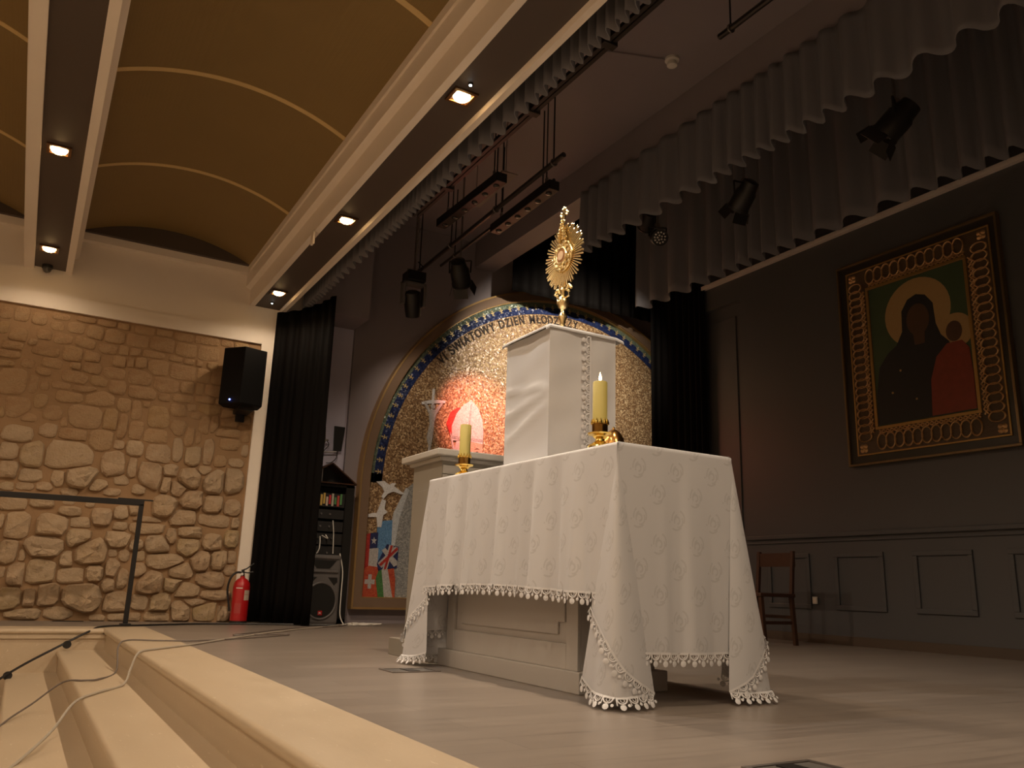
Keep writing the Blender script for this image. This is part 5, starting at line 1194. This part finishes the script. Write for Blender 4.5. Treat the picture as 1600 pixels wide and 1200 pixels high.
def antennas():
    root = thing('antenna_stand', (2.76, 9.16, 1.50), 'pair of wireless antenna paddles on a thin crossbar above the rack', 'antenna')
    obj('mast', MB().tube([(2.79, 9.21, 1.5), (2.79, 9.21, 1.86)], .008, 8), M_STEEL, root)
    obj('crossbar', MB().tube([(2.62, 9.21, 1.86), (2.98, 9.21, 1.90)], .008, 8).tube([(2.66, 9.21, 1.76), (2.74, 9.21, 1.86)], .006, 6), M_STEEL, root)
    P = lambda a, b_, h: (a, h, b_)
    obj('paddle', MB().prism([(2.94,1.915),(3.035,1.915),(3.06,2.20),(2.93,2.20)], P, 9.20, 9.222), M_BLACK, root, bevel=.004)
    f = obj('paddle', MB().prism([(2.66,1.93),(2.78,1.88),(2.83,2.0),(2.82,2.17),(2.68,2.10)], P, 9.17, 9.185), mat('olive_board', (.075,.055,.030), .5), root)
    obj('paddle_stripe', MB().prism([(2.66,2.055),(2.80,2.045),(2.80,2.06),(2.66,2.07)], P, 9.165, 9.171), M_CABLE, f)
    obj('connector', MB().lathe([(.012,0),(.014,.02),(.008,.04)], (2.825, 9.18, 2.02), 10, (1,0,0)), M_CHROME, root)
    obj('lead', MB().tube(cat([(2.85, 9.2, 2.02), (2.88, 9.2, 1.97), (2.83, 9.2, 1.90), (2.79, 9.2, 1.82)], 10), .005, 6), M_CABLEB, root)
    obj('lead', MB().tube(cat([(2.985, 9.2, 1.91), (2.98, 9.2, 1.83), (2.92, 9.19, 1.77), (2.86, 9.19, 1.76)], 10), .005, 6), M_CABLEB, root)
antennas()

# ================================================================== HANDRAIL, CABLES, FLOOR BOXES, CHAIR
hr = thing('handrail', (.905, 8.42, 0), 'black steel handrail with one post in front of the stone wall', 'handrail')
obj('base_plate', MB().box(.86, .95, 8.375, 8.465, .0015, .02), M_BLKMET, hr, bevel=.003)
obj('post', MB().box(.885, .925, 8.40, 8.44, .02, 1.085), M_BLKMET, hr, bevel=.003)
obj('top_bar', MB().bar((-3.0, 8.42, 1.075), (.925, 8.42, 1.095), .04, .05), M_BLKMET, hr, bevel=.003)
obj('cap_plate', MB().box(.70, 1.00, 8.40, 8.44, 1.118, 1.130), M_BLKMET, hr)
def cable(pts, r, m, label, n=60, name='cable', extra=None):
    root = thing(name, pts[0], label, 'cable'); obj('sheath', MB().tube(cat(pts, n), r, 6), m, root); return root
rc = cable([(-.6, 6.6, -.60), (-.30, 6.85, -.488), (-.12, 7.2, -.40), (.12, 7.55, -.26), (.35, 7.75, -.14), (.58, 7.86, -.02), (.70, 8.06, .010), (1.0, 8.28, .010), (1.6, 8.62, .010), (2.3, 8.64, .010), (2.9, 8.5, .010)], .009, M_CABLEB, 'black cable with two round weights running down from the landing', 80)
for (p) in ((.43, 7.79, -.117), (.05, 7.48, -.315)):
    obj('ring_weight', MB().lathe([(.012,-.012),(.030,-.012),(.032,0),(.030,.012),(.012,.012)], p, 16, (.3,-1,.1)), M_CABLEB, rc)
g1 = [(3.02, 8.66, .008), (2.70, 8.25, .008), (2.30, 7.80, .008), (2.05, 7.45, .008), (1.85, 7.2, .008), (1.30, 6.35, .008), (1.05, 5.95, .008), (.80, 5.62, .008), (.68, 5.45, .0), (.64, 5.38, -.08), (.60, 5.28, -.155), (.45, 4.98, -.157), (.33, 4.72, -.17), (.24, 4.5, -.26), (.12, 4.2, -.325), (.02, 3.95, -.36), (-.10, 3.6, -.45), (-.25, 3.2, -.492), (-.45, 2.6, -.65)]
cable(g1, .0065, M_CABLE, 'pale grey cable running across the stage and down over the steps', 110)
g2 = [(3.04, 8.60, .008), (2.80, 8.3, .008), (2.25, 7.9, .008), (1.75, 7.25, .008), (1.55, 6.95, .008), (2.0, 7.05, .008), (1.75, 6.75, .008), (1.2, 6.35, .008), (.90, 6.35, .008), (.72, 6.40, .008), (.66, 6.35, -.03), (.63, 6.0, -.155), (.50, 5.6, -.157), (.42, 5.55, -.157), (.32, 5.65, -.175), (.18, 5.6, -.28), (.06, 5.3, -.326), (-.05, 5.0, -.40), (-.25, 4.5, -.492), (-.45, 4.0, -.655)]
cable(g2, .0055, mat('dark_grey_cable', (.16,.13,.11), .5), 'dark grey cable looping over the stage edge beside the pale cable', 110)
tn = thing('cable_tangle', (3.15, 8.62, 0), 'tangle of white plugs and leads on the floor beside the loudspeaker', 'cable')
r = random.Random(8)
for k in range(4):
    pts = [(3.0+.10*k*.6, 8.60, .01)] + [(3.0+.3*r.random()+.05*k, 8.52+.2*r.random(), .008+.02*r.random()) for _ in range(5)]
    obj('lead', MB().tube(cat(pts, 30), .006, 6), M_WHITE, tn)
obj('riser_lead', MB().tube(cat([(3.02, 8.62, .01), (3.0, 8.70, .10), (3.0, 8.72, .3), (3.005, 8.74, .55), (2.98, 8.80, .74)], 20), .006, 6), M_WHITE, tn)
obj('plug', MB().box(3.10, 3.16, 8.56, 8.60, .004, .035), M_WHITE, tn, bevel=.006)
def floor_box(x0, x1, y0, y1, label):
    root = thing('floor_socket', ((x0+x1)/2, (y0+y1)/2, 0), label, 'floor socket')
    a = MB(); w_ = .018
    for (p, q, r_, s_) in ((x0, x1, y0, y0+w_), (x0, x1, y1-w_, y1), (x0, x0+w_, y0+w_, y1-w_), (x1-w_, x1, y0+w_, y1-w_)): a.box(p, q, r_, s_, .0005, .005)
    obj('frame', a, M_STEEL, root)
    xm = (x0+x1)/2
    obj('lid', MB().box(x0+w_+.004, x1-w_-.004, y0+w_+.004, y1-w_-.004, .0005, .003), mat('grey_lid', (.16,.15,.14), .4, metal=.4), root)
    obj('cable_flap', MB().box(xm-.03, xm+.03, y0+.03, y1-.03, .003, .006), M_BLKMET, root)
floor_box(1.70, 1.97, 4.07, 4.26, 'metal floor socket set in the stage in front of the altar')
floor_box(1.68, 1.93, 1.45, 1.68, 'metal floor socket close to the camera at the picture edge')
gr = thing('floor_grille', (.48, 9.09, 0), 'thin dark grille in the landing floor under the stone wall', 'grille')
obj('slot', MB().box(.36, .60, 9.07, 9.11, .0005, .004), M_BLACK, gr)
obj('rim', MB().box(.35, .61, 9.062, 9.07, .0005, .006).box(.35, .61, 9.11, 9.118, .0005, .006), M_BLKMET, gr)
def chair():
    x0, y0 = 6.30, 5.80; root = thing('wooden_chair', (6.4, 5.8, 0), 'brown wooden chair standing in the shadow before the back wall panels', 'chair')
    xs = (5.92, 6.32); ys = (5.60, 6.02)
    for x in xs:
        obj('leg', MB().bar((x, ys[0]-.03, 0), (x, ys[0], .46), .035, .035), M_WOODBR, root)
        obj('leg', MB().bar((x, ys[1], 0), (x, ys[1], .46), .035, .035), M_WOODBR, root)
    obj('seat', MB().box(xs[0]-.03, xs[1]+.03, ys[0]-.03, ys[1]+.03, .43, .465), M_WOODBR, root, bevel=.008)
    for y in ys: obj('back_post', MB().bar((xs[1]+.01, y, .46), (xs[1]+.05, y, .86), .032, .032), M_WOODBR, root)
    obj('backrest', MB().bar((xs[1]+.045, ys[0]-.02, .78), (xs[1]+.045, ys[1]+.02, .78), .022, .13), M_WOODBR, root)
    for y in ys: obj('stretcher', MB().bar((xs[0], y, .20), (xs[1], y, .20), .02, .03), M_WOODBR, root)
    obj('stretcher', MB().bar((xs[1], ys[0], .25), (xs[1], ys[1], .25), .02, .03), M_WOODBR, root)
chair()
sw = thing('wall_socket', (6.98, 5.88, .41), 'small white wall socket on the panelled back wall behind the chair', 'socket')
obj('plate', MB().box(6.97, 6.985, 5.85, 5.905, .375, .445), M_WHITE, sw, bevel=.003)
obj('insert', MB().box(6.967, 6.971, 5.862, 5.893, .392, .428), M_PLASTER, sw)
